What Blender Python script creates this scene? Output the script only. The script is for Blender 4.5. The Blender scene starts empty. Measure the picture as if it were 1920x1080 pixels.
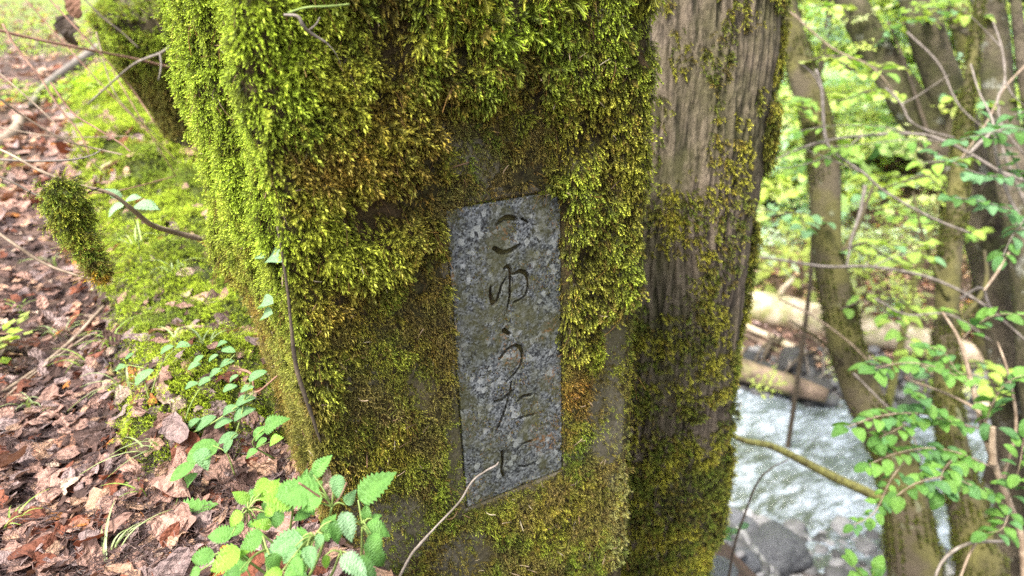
import bpy, math, random
import numpy as np
from mathutils import Matrix, Vector

rng = np.random.default_rng(7)
random.seed(7)
scene = bpy.context.scene
COL = scene.collection

# ------------------------------------------------------------------ camera
EYE = 0.65
FPX = 1200.0                      # focal length in photo pixels (1920 wide)
def _n(v):
    v = np.asarray(v, float); return v / np.linalg.norm(v)
AX = _n((2300., -562., FPX))
AD = np.array((108., 3003., FPX)); AD = _n(AD - AX * AD.dot(AX))
AZ = -AD
AY = np.cross(AZ, AX)
CAM = np.array((0., 0., EYE))
M3 = np.stack([AX, AY, AZ])       # world = M3 @ cam(x right, y down, z forward)
def ray(px, py):
    return M3 @ np.array(((px - 960.) / FPX, (py - 540.) / FPX, 1.))
def P(px, py, t):
    return CAM + ray(px, py) * t
def proj(p):
    c = (np.asarray(p) - CAM) @ M3
    zz = np.maximum(c[..., 2], 1e-4)
    return 960 + FPX * c[..., 0] / zz, 540 + FPX * c[..., 1] / zz, c[..., 2]
cam_d = bpy.data.cameras.new('camera')
cam = bpy.data.objects.new('camera', cam_d); COL.objects.link(cam)
R = np.stack([M3 @ (1, 0, 0), M3 @ (0, -1, 0), M3 @ (0, 0, -1)], axis=1)
mw = Matrix([list(R[0]) + [0], list(R[1]) + [0], list(R[2]) + [EYE], [0, 0, 0, 1]])
cam.matrix_world = mw
cam_d.sensor_width = 36.0; cam_d.lens = 36.0 * FPX / 1920.
cam_d.clip_start = 0.02; cam_d.clip_end = 400
cam_d.dof.use_dof = True; cam_d.dof.focus_distance = 0.83; cam_d.dof.aperture_fstop = 3.7
scene.camera = cam

# ------------------------------------------------------------------ light
SUN_EL, SUN_AZ = math.radians(60), math.radians(196)   # azimuth: direction the light comes from, from +X towards +Y
world = bpy.data.worlds.new('World'); scene.world = world; world.use_nodes = True
nt = world.node_tree; nt.nodes.clear()
sky = nt.nodes.new('ShaderNodeTexSky'); sky.sky_type = 'NISHITA'; sky.sun_disc = False
sky.sun_elevation = SUN_EL; sky.sun_rotation = math.pi / 2 - SUN_AZ
sky.dust_density = 3.0; sky.ozone_density = 1.0; sky.air_density = 1.0
bgn = nt.nodes.new('ShaderNodeBackground'); bgn.inputs['Strength'].default_value = 0.15
wo = nt.nodes.new('ShaderNodeOutputWorld')
hs = nt.nodes.new('ShaderNodeHueSaturation'); hs.inputs['Saturation'].default_value = .35   # thin cloud greys the sky
nt.links.new(sky.outputs[0], hs.inputs['Color']); nt.links.new(hs.outputs[0], bgn.inputs[0]); nt.links.new(bgn.outputs[0], wo.inputs[0])
sd = bpy.data.lights.new('sun', 'SUN'); sd.energy = 2.4; sd.angle = math.radians(15); sd.color = (1, .95, .86)
sun = bpy.data.objects.new('sun', sd); COL.objects.link(sun)
sv = Vector((math.cos(SUN_EL) * math.cos(SUN_AZ), math.cos(SUN_EL) * math.sin(SUN_AZ), math.sin(SUN_EL)))
sun.rotation_euler = sv.to_track_quat('Z', 'Y').to_euler()
scene.view_settings.view_transform = 'Standard'; scene.view_settings.look = 'None'
scene.view_settings.exposure = 2.05; scene.view_settings.gamma = 1.0
scene.view_settings.use_curve_mapping = False
cy = scene.cycles
cy.use_denoising = False; cy.denoiser = 'OPENIMAGEDENOISE'; cy.denoising_input_passes = 'RGB_ALBEDO_NORMAL'
cy.max_bounces = 6; cy.diffuse_bounces = 4; cy.glossy_bounces = 2; cy.transmission_bounces = 4
cy.transparent_max_bounces = 6; cy.caustics_reflective = False; cy.caustics_refractive = False
cy.use_adaptive_sampling = True; cy.adaptive_threshold = 0.005

# ------------------------------------------------------------------ numpy noise
def _hash(ix, iy, iz, s):
    h = (ix * 374761393 + iy * 668265263 + iz * 2147483647 + s * 1274126177) & 0xffffffff
    h = ((h ^ (h >> 13)) * 1274126177) & 0xffffffff
    h = ((h ^ (h >> 16)) * 2246822519) & 0xffffffff
    return ((h ^ (h >> 15)) & 0xffffff) / float(0xffffff)
def vnoise(x, y, z=0., s=0):
    x, y, z = np.broadcast_arrays(np.asarray(x, float), np.asarray(y, float), np.asarray(z, float))
    xi, yi, zi = np.floor(x).astype(np.int64), np.floor(y).astype(np.int64), np.floor(z).astype(np.int64)
    fx, fy, fz = x - xi, y - yi, z - zi
    fx, fy, fz = [f * f * (3 - 2 * f) for f in (fx, fy, fz)]
    r = 0
    for a in (0, 1):
        for b in (0, 1):
            for c in (0, 1):
                w = (fx if a else 1 - fx) * (fy if b else 1 - fy) * (fz if c else 1 - fz)
                r = r + w * _hash(xi + a, yi + b, zi + c, s)
    return r
def fbm(x, y, z=0., s=0, o=4, g=.5):
    r, a, t = 0, 1., 0.
    for k in range(o):
        r = r + a * vnoise(np.asarray(x) * 2 ** k, np.asarray(y) * 2 ** k, np.asarray(z) * 2 ** k, s + 17 * k); t += a; a *= g
    return r / t
def sstep(a, b, x):
    t = np.clip((np.asarray(x, float) - a) / (b - a), 0, 1); return t * t * (3 - 2 * t)

# ------------------------------------------------------------------ mesh helpers
def mesh_from(name, V, F, uv=None, smooth=True, attrs=None, colors=None):
    V = np.asarray(V, np.float32).reshape(-1, 3)
    me = bpy.data.meshes.new(name)
    if isinstance(F, np.ndarray) and F.ndim == 2:
        n, k = F.shape
        me.vertices.add(len(V)); me.vertices.foreach_set('co', V.ravel())
        me.loops.add(n * k); me.loops.foreach_set('vertex_index', F.astype(np.int32).ravel())
        me.polygons.add(n); me.polygons.foreach_set('loop_start', np.arange(0, n * k, k, dtype=np.int32))
        me.update(calc_edges=True)
    else:
        me.from_pydata(V.tolist(), [], [list(f) for f in F]); me.update()
    me.polygons.foreach_set('use_smooth', np.full(len(me.polygons), smooth))
    for k, a in (attrs or {}).items():
        at = me.attributes.new(k, 'FLOAT', 'POINT'); at.data.foreach_set('value', np.asarray(a, np.float32).ravel())
    for k, a in (colors or {}).items():
        at = me.attributes.new(k, 'FLOAT_COLOR', 'POINT')
        a = np.asarray(a, np.float32)
        if a.shape[1] == 3: a = np.concatenate([a, np.ones((len(a), 1), np.float32)], 1)
        at.data.foreach_set('color', a.ravel())
    return me
def setprops(o, label=None, cat=None, group=None, kind=None):
    if label: o['label'] = label
    if cat: o['category'] = cat
    if group: o['group'] = group
    if kind: o['kind'] = kind
    return o
def link(name, me, mat=None, parent=None, **k):
    o = bpy.data.objects.new(name, me)
    if mat is not None and me is not None and not me.materials: me.materials.append(mat)
    COL.objects.link(o)
    if parent is not None: o.parent = parent
    setprops(o, **k)
    return o
def empty(name, loc, label, cat, group=None):
    o = bpy.data.objects.new(name, None); COL.objects.link(o); o.location = [float(c) for c in loc]
    o.empty_display_size = .05
    return setprops(o, label, cat, group)
def put(o, root):        # parent o (built in world coordinates) under an un-rotated root
    o.parent = root; o.location = tuple(-Vector(root.location)); return o

def grid_faces(nu, nv, wrap=False):
    i = np.arange(nu if wrap else nu - 1)[:, None]; j = np.arange(nv - 1)[None, :]
    i2 = (i + 1) % nu
    return np.stack([i * nv + j, i2 * nv + j, i2 * nv + j + 1, i * nv + j + 1], -1).reshape(-1, 4)
def smooth_path(pts, n):
    pts = np.asarray(pts, float); m = len(pts)
    if m < 3:
        t = np.linspace(0, 1, n)[:, None]; return pts[0] * (1 - t) + pts[-1] * t
    Pp = np.vstack([2 * pts[0] - pts[1], pts, 2 * pts[-1] - pts[-2]])
    out = []
    for u in np.linspace(0, m - 1 - 1e-6, n):
        k = int(u); f = u - k
        a, b, c, d = Pp[k], Pp[k + 1], Pp[k + 2], Pp[k + 3]
        out.append(.5 * ((2 * b) + (-a + c) * f + (2 * a - 5 * b + 4 * c - d) * f * f + (-a + 3 * b - 3 * c + d) * f ** 3))
    return np.array(out)
def tube(pts, rad, sides=8, n=None, wob=0., seed=0, cap=True):
    """returns V, F (quads) of a tube; rad a number, or a list along the path"""
    pts = np.asarray(pts, float)
    if n: pts = smooth_path(pts, n)
    m = len(pts)
    rad = np.interp(np.linspace(0, 1, m), np.linspace(0, 1, len(np.atleast_1d(rad))), np.atleast_1d(rad))
    T = np.gradient(pts, axis=0); T /= np.linalg.norm(T, axis=1)[:, None] + 1e-9
    ref = np.array((0, 0, 1.)) if abs(T[0][2]) < .9 else np.array((1., 0, 0))
    Nn = np.zeros_like(T); a = np.cross(T[0], ref); a /= np.linalg.norm(a)
    for i in range(m):
        a = a - T[i] * a.dot(T[i]); a /= np.linalg.norm(a) + 1e-9; Nn[i] = a
    B = np.cross(T, Nn)
    th = np.linspace(0, 2 * np.pi, sides, endpoint=False)
    rr = rad[:, None] * np.ones((1, sides))
    if wob:
        L = np.concatenate([[0], np.cumsum(np.linalg.norm(np.diff(pts, axis=0), axis=1))])
        q = L[:, None] / (rad.mean() * 4 + 1e-6)
        rr = rr * (1 + wob * 2 * (fbm(np.cos(th)[None] * 1.3 + 5, np.sin(th)[None] * 1.3 + q, q * .5, seed, 3) - .5))
    V = pts[:, None] + rr[..., None] * (np.cos(th)[None, :, None] * Nn[:, None] + np.sin(th)[None, :, None] * B[:, None])
    F = []
    V = V.reshape(-1, 3)
    i = np.arange(m - 1)[:, None]; j = np.arange(sides)[None, :]; j2 = (j + 1) % sides
    F = np.stack([i * sides + j, i * sides + j2, (i + 1) * sides + j2, (i + 1) * sides + j], -1).reshape(-1, 4)
    if cap:
        V = np.vstack([V, pts[0], pts[-1]]); k = len(V)
        jj = np.arange(sides); j2 = (jj + 1) % sides
        c0 = np.stack([np.full(sides, k - 2), j2, jj, jj], -1)
        b = (m - 1) * sides
        c1 = np.stack([np.full(sides, k - 1), b + jj, b + j2, b + j2], -1)
        # as triangles: keep separate list
        return V, [list(f) for f in F] + [list(c[:3]) for c in c0] + [list(c[:3]) for c in c1]
    return V, F
class MB:
    def __init__(s): s.V = []; s.F = []; s.n = 0
    def add(s, V, F):
        V = np.asarray(V, float)
        s.V.append(V); s.F += [[int(i) + s.n for i in f] for f in F]; s.n += len(V); return s
    def tube(s, *a, **k): return s.add(*tube(*a, **k))
    def mesh(s, name, smooth=True): return mesh_from(name, np.vstack(s.V), s.F, smooth=smooth)
def ico(sub=3):
    import bmesh
    bm = bmesh.new(); bmesh.ops.create_icosphere(bm, subdivisions=sub, radius=1)
    V = np.array([v.co[:] for v in bm.verts]); F = np.array([[v.index for v in f.verts] for f in bm.faces]); bm.free()
    return V, F

def frames(z, xref):
    """rotation matrices (n,3,3) with local z along z and local x near xref"""
    z = z / (np.linalg.norm(z, axis=1)[:, None] + 1e-9)
    x = xref - z * (xref * z).sum(1)[:, None]; x /= np.linalg.norm(x, axis=1)[:, None] + 1e-9
    y = np.cross(z, x)
    return np.stack([x, y, z], axis=2)
def eulers(Rm):
    ry = -np.arcsin(np.clip(Rm[:, 2, 0], -1, 1)); rx = np.arctan2(Rm[:, 2, 1], Rm[:, 2, 2]); rz = np.arctan2(Rm[:, 1, 0], Rm[:, 0, 0])
    return np.stack([rx, ry, rz], 1)
_pc = {}
def proto_collection(key, meshes):
    if key in _pc: return _pc[key]
    c = bpy.data.collections.new(key)
    for i, me in enumerate(meshes):
        c.objects.link(bpy.data.objects.new('%s_%02d' % (key, i), me))
    _pc[key] = c
    return c
def scatter(name, coll, pts, rot, scl, pid, col, parent=None, **props):
    """one object whose points carry instances of the meshes of coll (geometry nodes)"""
    n = len(pts)
    me = bpy.data.meshes.new(name)
    me.vertices.add(n); me.vertices.foreach_set('co', np.asarray(pts, np.float32).ravel())
    a = me.attributes.new('rot', 'FLOAT_VECTOR', 'POINT'); a.data.foreach_set('vector', np.asarray(rot, np.float32).ravel())
    scl = np.asarray(scl, np.float32)
    if scl.ndim == 1: scl = np.repeat(scl[:, None], 3, 1)
    a = me.attributes.new('scl', 'FLOAT_VECTOR', 'POINT'); a.data.foreach_set('vector', scl.ravel())
    a = me.attributes.new('pid', 'INT', 'POINT'); a.data.foreach_set('value', np.asarray(pid, np.int32).ravel())
    c4 = np.ones((n, 4), np.float32); c4[:, :3] = np.clip(col, 0, 1)
    a = me.attributes.new('col', 'FLOAT_COLOR', 'POINT'); a.data.foreach_set('color', c4.ravel())
    ng = bpy.data.node_groups.new(name + '_scatter', 'GeometryNodeTree')
    ng.interface.new_socket('Geometry', in_out='INPUT', socket_type='NodeSocketGeometry')
    ng.interface.new_socket('Geometry', in_out='OUTPUT', socket_type='NodeSocketGeometry')
    N = ng.nodes.new; Lk = ng.links.new
    gi, go = N('NodeGroupInput'), N('NodeGroupOutput')
    ci = N('GeometryNodeCollectionInfo'); ci.inputs['Collection'].default_value = coll
    ci.inputs['Separate Children'].default_value = True; ci.inputs['Reset Children'].default_value = True
    iop = N('GeometryNodeInstanceOnPoints'); iop.inputs['Pick Instance'].default_value = True
    def na(nm, ty):
        q = N('GeometryNodeInputNamedAttribute'); q.data_type = ty; q.inputs['Name'].default_value = nm; return q.outputs['Attribute']
    Lk(gi.outputs[0], iop.inputs['Points']); Lk(ci.outputs[0], iop.inputs['Instance'])
    Lk(na('pid', 'INT'), iop.inputs['Instance Index']); Lk(na('rot', 'FLOAT_VECTOR'), iop.inputs['Rotation'])
    Lk(na('scl', 'FLOAT_VECTOR'), iop.inputs['Scale']); Lk(iop.outputs[0], go.inputs[0])
    o = bpy.data.objects.new(name, me); COL.objects.link(o)
    m = o.modifiers.new('scatter', 'NODES'); m.node_group = ng
    if parent is not None: put(o, parent)
    setprops(o, **props)
    return o

# ------------------------------------------------------------------ materials
class NT:
    def __init__(s, name):
        s.m = bpy.data.materials.new(name); s.m.use_nodes = True; s.t = s.m.node_tree; s.t.nodes.clear()
        s.out = s.t.nodes.new('ShaderNodeOutputMaterial')
        s.b = s.t.nodes.new('ShaderNodeBsdfPrincipled'); s.t.links.new(s.b.outputs[0], s.out.inputs[0])
        s.b.inputs['Specular IOR Level'].default_value = .3
    def n(s, ty, **k):
        q = s.t.nodes.new(ty)
        for a, v in k.items(): setattr(q, a, v)
        return q
    def l(s, a, b): s.t.links.new(a, b)
    def noise(s, scale, detail=4, rough=.55, vec=None, dist=0):
        q = s.n('ShaderNodeTexNoise'); q.inputs['Scale'].default_value = scale; q.inputs['Detail'].default_value = detail
        q.inputs['Roughness'].default_value = rough; q.inputs['Distortion'].default_value = dist
        if vec is not None: s.l(vec, q.inputs['Vector'])
        return q.outputs['Fac']
    def voro(s, scale, vec=None, feat='F1', out='Distance'):
        q = s.n('ShaderNodeTexVoronoi'); q.feature = feat; q.inputs['Scale'].default_value = scale
        if vec is not None: s.l(vec, q.inputs['Vector'])
        return q.outputs[out]
    def ramp(s, fac, stops):
        q = s.n('ShaderNodeValToRGB'); e = q.color_ramp.elements
        while len(e) < len(stops): e.new(.5)
        for x, (p, c) in zip(e, stops):
            x.position = p; x.color = (c, c, c, 1) if np.isscalar(c) else tuple(c) + (1,)
        s.l(fac, q.inputs[0]); return q.outputs[0]
    def mix(s, fac, a, b, mode='MIX'):
        q = s.n('ShaderNodeMix'); q.data_type = 'RGBA'; q.blend_type = mode
        for i, v in ((0, fac), (6, a), (7, b)):
            if isinstance(v, (int, float)): q.inputs[i].default_value = v if i == 0 else (v, v, v, 1)
            elif isinstance(v, tuple): q.inputs[i].default_value = v + (1,)
            else: s.l(v, q.inputs[i])
        return q.outputs[2]
    def math(s, op, a, b=0., clamp=False):
        q = s.n('ShaderNodeMath'); q.operation = op; q.use_clamp = clamp
        for i, v in ((0, a), (1, b)):
            if isinstance(v, (int, float)): q.inputs[i].default_value = v
            else: s.l(v, q.inputs[i])
        return q.outputs[0]
    def coord(s, which='Object', scale=None, rot=None):
        q = s.n('ShaderNodeTexCoord').outputs[which]
        if scale or rot:
            m = s.n('ShaderNodeMapping')
            if scale: m.inputs['Scale'].default_value = scale
            if rot: m.inputs['Rotation'].default_value = rot
            s.l(q, m.inputs[0]); q = m.outputs[0]
        return q
    def attr(s, name, ty='GEOMETRY', out='Color'):
        q = s.n('ShaderNodeAttribute'); q.attribute_name = name; q.attribute_type = ty; return q.outputs[out]
    def bump(s, h, strength=.5, dist=.01, nrm=None):
        q = s.n('ShaderNodeBump'); q.inputs['Strength'].default_value = strength; q.inputs['Distance'].default_value = dist
        s.l(h, q.inputs['Height'])
        if nrm is not None: s.l(nrm, q.inputs['Normal'])
        s.l(q.outputs[0], s.b.inputs['Normal']); return q.outputs[0]
    def color(s, c):
        if isinstance(c, tuple): s.b.inputs['Base Color'].default_value = c + (1,)
        else: s.l(c, s.b.inputs['Base Color'])
    def rough(s, r):
        if isinstance(r, (int, float)): s.b.inputs['Roughness'].default_value = r
        else: s.l(r, s.b.inputs['Roughness'])
    def translucent(s, colsock, amount):
        tr = s.n('ShaderNodeBsdfTranslucent'); s.l(colsock, tr.inputs[0])
        mx = s.n('ShaderNodeMixShader'); mx.inputs[0].default_value = amount
        s.l(s.b.outputs[0], mx.inputs[1]); s.l(tr.outputs[0], mx.inputs[2]); s.l(mx.outputs[0], s.out.inputs[0])

def mat_moss(name='moss_shoots', base=(.016, .011, .004), trans=.25):
    m = NT(name)
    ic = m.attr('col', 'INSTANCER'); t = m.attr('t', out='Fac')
    c = m.mix(m.ramp(t, [(0, 0.), (.45, .35), (.8, 1.)]), base, ic)  # old brown bases, painted darker still for the shade between shoots
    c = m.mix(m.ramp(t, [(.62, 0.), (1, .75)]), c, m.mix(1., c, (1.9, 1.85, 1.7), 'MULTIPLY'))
    m.color(c); m.rough(.55); m.b.inputs['Specular IOR Level'].default_value = .25
    m.translucent(c, trans)
    return m.m
def mat_leaf(name, source, gloss=.45, trans=.35, vein=True, dry=False):
    """source: 'OBJECT' (object colour) or 'INSTANCER' attribute col"""
    m = NT(name)
    if source == 'OBJECT': ic = m.n('ShaderNodeObjectInfo').outputs['Color']
    else: ic = m.attr('col', 'INSTANCER')
    v = m.attr('vein', out='Fac')
    co = m.coord('Object')
    nz = m.noise(3.2 if not dry else 2.6, 5, .65, co)
    c = m.mix(m.ramp(nz, [(.3, 0.), (.7, .9)]), m.mix(1., ic, (.72, .74, .7) if not dry else (.62, .52, .5), 'MULTIPLY'), m.mix(1., ic, (1.2, 1.15, 1.1), 'MULTIPLY'))
    if dry:
        sp = m.ramp(m.noise(11, 3, .6, co), [(.56, 0.), (.66, .7)])
        c = m.mix(sp, c, m.mix(1., ic, (.4, .3, .27), 'MULTIPLY'))
        c = m.mix(m.math('MULTIPLY', v, .35), c, m.mix(1., ic, (1.35, 1.25, 1.1), 'MULTIPLY'))
    else:
        c = m.mix(m.math('MULTIPLY', v, .16), c, m.mix(1., ic, (1.6, 1.5, 1.5), 'MULTIPLY'))
    m.color(c); m.rough(gloss)
    m.bump(m.math('ADD', m.math('MULTIPLY', v, -.6 if dry else -.25), m.noise(9, 4, .6, co)), .6 if dry else .4, .06)
    if trans: m.translucent(m.mix(1., c, (1.25, 1.35, .6) if not dry else (1.2, .9, .6), 'MULTIPLY'), trans)
    return m.m
# ------------------------------------------------------------------ colours (linear albedo)
MOSS_BRIGHT = np.array((.30, .40, .035)); MOSS_YELLOW = np.array((.30, .29, .035)); MOSS_GREEN = np.array((.12, .175, .020))
MOSS_DEEP = np.array((.06, .095, .015)); MOSS_OLIVE = np.array((.15, .14, .028)); MOSS_BROWN = np.array((.19, .105, .028))
MOSS_PALE = np.array((.33, .33, .13)); MOSS_ORANGE = np.array((.28, .14, .03))

# ------------------------------------------------------------------ terrain
def edge_x(y):
    return .08 + .35 * sstep(.7, 1.3, y) + .15 * np.maximum(0, y - 1.3)
def rs(x, y): return .73 * x + .683 * y
def mound(x, y):
    """moss bank beside the post"""
    cx = np.interp(y, [.95, 1.25, 1.8, 3.0, 5.0, 8.0], [.01, .07, .06, .08, .2, .4])
    w = np.interp(y, [.85, 1.3, 2, 5], [.12, .21, .24, .5])
    d = (x - cx) / w
    return np.exp(-d * d * d * d) * sstep(.90, 1.08, y) * (1 - .6 * sstep(4.5, 7, y))
def height(x, y, detail=True):
    x = np.asarray(x, float); y = np.asarray(y, float)
    far = np.maximum(0, y - 1.6)
    zl = .105 * far + .03 * np.maximum(0, -x - .6) - .05 * sstep(.3, -.6, y)
    zl = zl + mound(x, y) * (.06 + .12 * fbm(x * 6, y * 6, 0, 12, 2))
    d = x - edge_x(y)
    s = rs(x, y)
    zr = np.maximum(-1.15 * d, -3.80 - .11 * (s - 3.5))
    zb = np.where(s > 6.6, np.maximum(-4.25, -4.25 + (s - 7.7) * .55), -9)
    zb = np.minimum(zb, -4.0 + (s - 8.2) * .34)
    zf = -4.0 + (s - 8.2) * .34 + .06 * np.maximum(0, s - 13.0)
    zr = np.where(s > 6.6, np.where(s > 8.2, zf, np.maximum(zb, -4.3)), zr)
    k = sstep(-.04, .20, d)
    z = zl * (1 - k) + np.minimum(zr, zl) * k
    z = np.where((d > .20) & (s > 6.6), zr, z)
    if detail:
        z = z + .035 * (fbm(x * 3, y * 3, 0, 3, 3) - .5) * sstep(.2, 1.4, np.hypot(x, y)) + .012 * (fbm(x * 14, y * 14, 0, 4, 3) - .5)
        z = z + .35 * (fbm(x * .5, y * .5, 0, 5, 3) - .5) * sstep(7.5, 10, s)
        z = z + .10 * (fbm(x * 2.2, y * 2.2, 0, 6, 4) - .5) * sstep(.3, 1., d)
    return z
def hit(px, py, tmax=60., t0=.3):
    """where the line of sight through a photo pixel meets the terrain"""
    d = ray(px, py); t = t0 * np.exp(np.linspace(0, math.log(tmax / t0), 900))
    p = CAM + d[None] * t[:, None]
    b = p[:, 2] < height(p[:, 0], p[:, 1])
    if not b.any(): return p[-1]
    i = int(np.argmax(b)); return p[i]
def hits(px, py, tmax=60., t0=.3, n=260):
    px = np.asarray(px, float); py = np.asarray(py, float)
    D = np.stack([(px - 960) / FPX, (py - 540) / FPX, np.ones(len(px))], 1) @ M3.T
    t = t0 * np.exp(np.linspace(0, math.log(tmax / t0), n)); out = np.full((len(px), 3), np.nan); done = np.zeros(len(px), bool)
    for k in range(n):
        p = CAM + D * t[k]
        b = (~done) & (p[:, 2] < height(p[:, 0], p[:, 1]))
        out[b] = p[b]; done |= b
    ok = done; out[ok, 2] = height(out[ok, 0], out[ok, 1])
    return out, ok
def gnormal(x, y, e=.02):
    hx = (height(x + e, y) - height(x - e, y)) / (2 * e); hy = (height(x, y + e) - height(x, y - e)) / (2 * e)
    n = np.stack([-hx, -hy, np.ones_like(hx)], -1); return n / np.linalg.norm(n, axis=-1)[..., None]

i = np.arange(-215, 216)
gx = .36 * np.sinh(i * .0275) + .1; gy = .36 * np.sinh(i * .0275) + 1.2
XX, YY = np.meshgrid(gx, gy, indexing='ij')
ZZ = height(XX, YY)
mm = mound(XX, YY); ss = rs(XX, YY); dd = XX - edge_x(YY)
moss_w = np.clip(sstep(.25, .6, mm * (.55 + .9 * fbm(XX * 5, YY * 5, 0, 8, 3))), 0, 1) * (dd < .3)
moss_w = np.maximum(moss_w, .8 * sstep(.52, .62, fbm(XX * 1.1, YY * 1.1, 0, 9, 4)) * sstep(3., 6., YY) * (ss < 40) * (dd < .2))
gravel = sstep(3.6, 4.6, ss) * (1 - sstep(8.3, 9.0, ss)) * (dd > .3)
grass_w = sstep(8.0, 11., YY - .3 * XX * 0) * (dd < 0)
gcol = np.stack([moss_w, gravel, grass_w], -1).reshape(-1, 3)
m = NT('ground_soil')
co = m.coord('Object'); at = m.attr('zone'); sep = m.n('ShaderNodeSeparateColor'); m.l(at, sep.inputs[0])
n1 = m.noise(9, 6, .7, co); n2 = m.noise(45, 5, .7, co); n3 = m.noise(2.2, 4, .6, co)
soil = m.mix(m.ramp(n2, [(.3, 0.), (.7, 1.)]), (.028, .019, .014), (.10, .062, .045))
soil = m.mix(m.ramp(n1, [(.45, 0.), (.62, .8)]), soil, (.17, .105, .08))
grav = m.mix(m.ramp(m.voro(9, co, out='Distance'), [(.2, 0.), (.7, 1.)]), (.20, .19, .19), (.06, .055, .05))
grav = m.mix(m.ramp(n1, [(.5, 0.), (.7, .5)]), grav, (.22, .14, .11))
moss = m.mix(m.ramp(n2, [(.3, 0.), (.7, 1.)]), (.03, .035, .008), (.10, .13, .02))
c = m.mix(sep.outputs[1], soil, grav); c = m.mix(sep.outputs[0], c, moss)
c = m.mix(m.math('MULTIPLY', sep.outputs[2], .75), c, m.mix(m.ramp(n1, [(.4, 0.), (.65, 1.)]), (.12, .12, .05), (.26, .38, .06)))
m.color(c); m.rough(.85); m.bump(m.math('ADD', n2, m.noise(140, 3, .7, co)), .8, .02)
MAT_GROUND = m.m
ground = link('ground', mesh_from('ground', np.stack([XX, YY, ZZ], -1), grid_faces(len(gx), len(gy)), colors={'zone': gcol}), MAT_GROUND, kind='structure')
ground['label'] = 'forest floor of dark soil sloping from the path down to the stream'

# ------------------------------------------------------------------ moss shoot meshes
def shoot_mesh(name, seed, shoots=4, length=1., spread=.5, bend=.5, nleaf=18, leaf=.17, lw=.05, flat=0., thick=.022, tipfat=1.):
    r = np.random.default_rng(seed); V = []; F = []; T = []
    for k in range(shoots):
        a = r.uniform(0, 2 * np.pi); sp = r.uniform(0, spread)
        d = np.array((math.cos(a) * sp, math.sin(a) * sp, 1.)); d /= np.linalg.norm(d)
        L = length * r.uniform(.65, 1.); bd = bend * r.uniform(.3, 1.3); wob = r.normal(0, .12, 2)
        s = np.linspace(0, 1, 6)
        pts = s[:, None] * L * d + np.stack([bd * L * s ** 2, wob[1] * s ** 2 * L, -.35 * bd * L * s ** 2.5], 1) + np.array((r.normal(0, .10), r.normal(0, .10), 0))
        Tn = np.gradient(pts, axis=0); Tn /= np.linalg.norm(Tn, axis=1)[:, None]
        n0 = np.cross(Tn, np.array((.3, 1, .2)) + r.normal(0, .2, 3)); n0 /= np.linalg.norm(n0, axis=1)[:, None]; b0 = np.cross(Tn, n0)
        base = len(V)
        for i in range(6):
            w = thick * (1 - .6 * s[i])
            for q in range(3):
                th = q * 2.094
                V.append(pts[i] + w * (math.cos(th) * n0[i] + math.sin(th) * b0[i])); T.append(s[i] * .8)
        for i in range(5):
            for q in range(3):
                a0, a1 = base + i * 3 + q, base + i * 3 + (q + 1) % 3
                F.append((a0, a1, a1 + 3)); F.append((a0, a1 + 3, a0 + 3))
        for j in range(nleaf):
            u = .18 + .82 * (j + r.uniform(0, .8)) / nleaf; u = min(u, .995)
            x = u * 5; i = min(int(x), 4); f = x - i
            c = pts[i] * (1 - f) + pts[i + 1] * f; t = Tn[i]; n = n0[i]; b = b0[i]
            th = j * 2.4 if not flat else (0 if j % 2 else np.pi) + r.normal(0, .35)
            out = math.cos(th) * n + math.sin(th) * b
            ll = leaf * L * (1.1 - .55 * u) * r.uniform(.75, 1.25) * (1 + (tipfat - 1) * (u > .8))
            ang = r.uniform(.5, .95) if u < .85 else r.uniform(.2, .6)
            dr = math.cos(ang) * t + math.sin(ang) * out
            side = np.cross(dr, out); side /= np.linalg.norm(side) + 1e-9
            w = lw * L * r.uniform(.8, 1.2)
            k0 = len(V)
            V += [c, c + dr * ll * .45 + side * w * .5, c + dr * ll, c + dr * ll * .45 - side * w * .5]
            T += [u * .85, u, min(1, u + .15), u]
            F += [(k0, k0 + 1, k0 + 2), (k0, k0 + 2, k0 + 3)]
    return mesh_from(name, V, np.array(F), smooth=False, attrs={'t': T})
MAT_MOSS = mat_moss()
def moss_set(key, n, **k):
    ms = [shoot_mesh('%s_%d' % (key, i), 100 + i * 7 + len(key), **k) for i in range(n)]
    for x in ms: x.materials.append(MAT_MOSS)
    return proto_collection(key, ms)
SH_FUZZ = moss_set('fuzz_moss', 6, shoots=5, spread=.55, bend=.45, nleaf=14, leaf=.22, lw=.06)
SH_SHAG = moss_set('shaggy_moss', 6, shoots=4, spread=.95, bend=.5, nleaf=20, leaf=.30, lw=.082, tipfat=1.45)
SH_HANG = moss_set('hanging_moss', 6, shoots=3, spread=.4, bend=.35, nleaf=22, leaf=.20, lw=.10, tipfat=1.25, thick=.03)
SH_FINE = moss_set('fine_moss', 6, shoots=5, spread=1.1, bend=.6, nleaf=11, leaf=.26, lw=.06)
SH_THREAD = moss_set('thread_moss', 5, shoots=3, spread=1.0, bend=1.1, nleaf=3, leaf=.06, lw=.03, thick=.018)
SH_FERN = moss_set('frond_moss', 5, shoots=2, spread=.5, bend=.6, nleaf=26, leaf=.34, lw=.055, flat=1)

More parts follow.
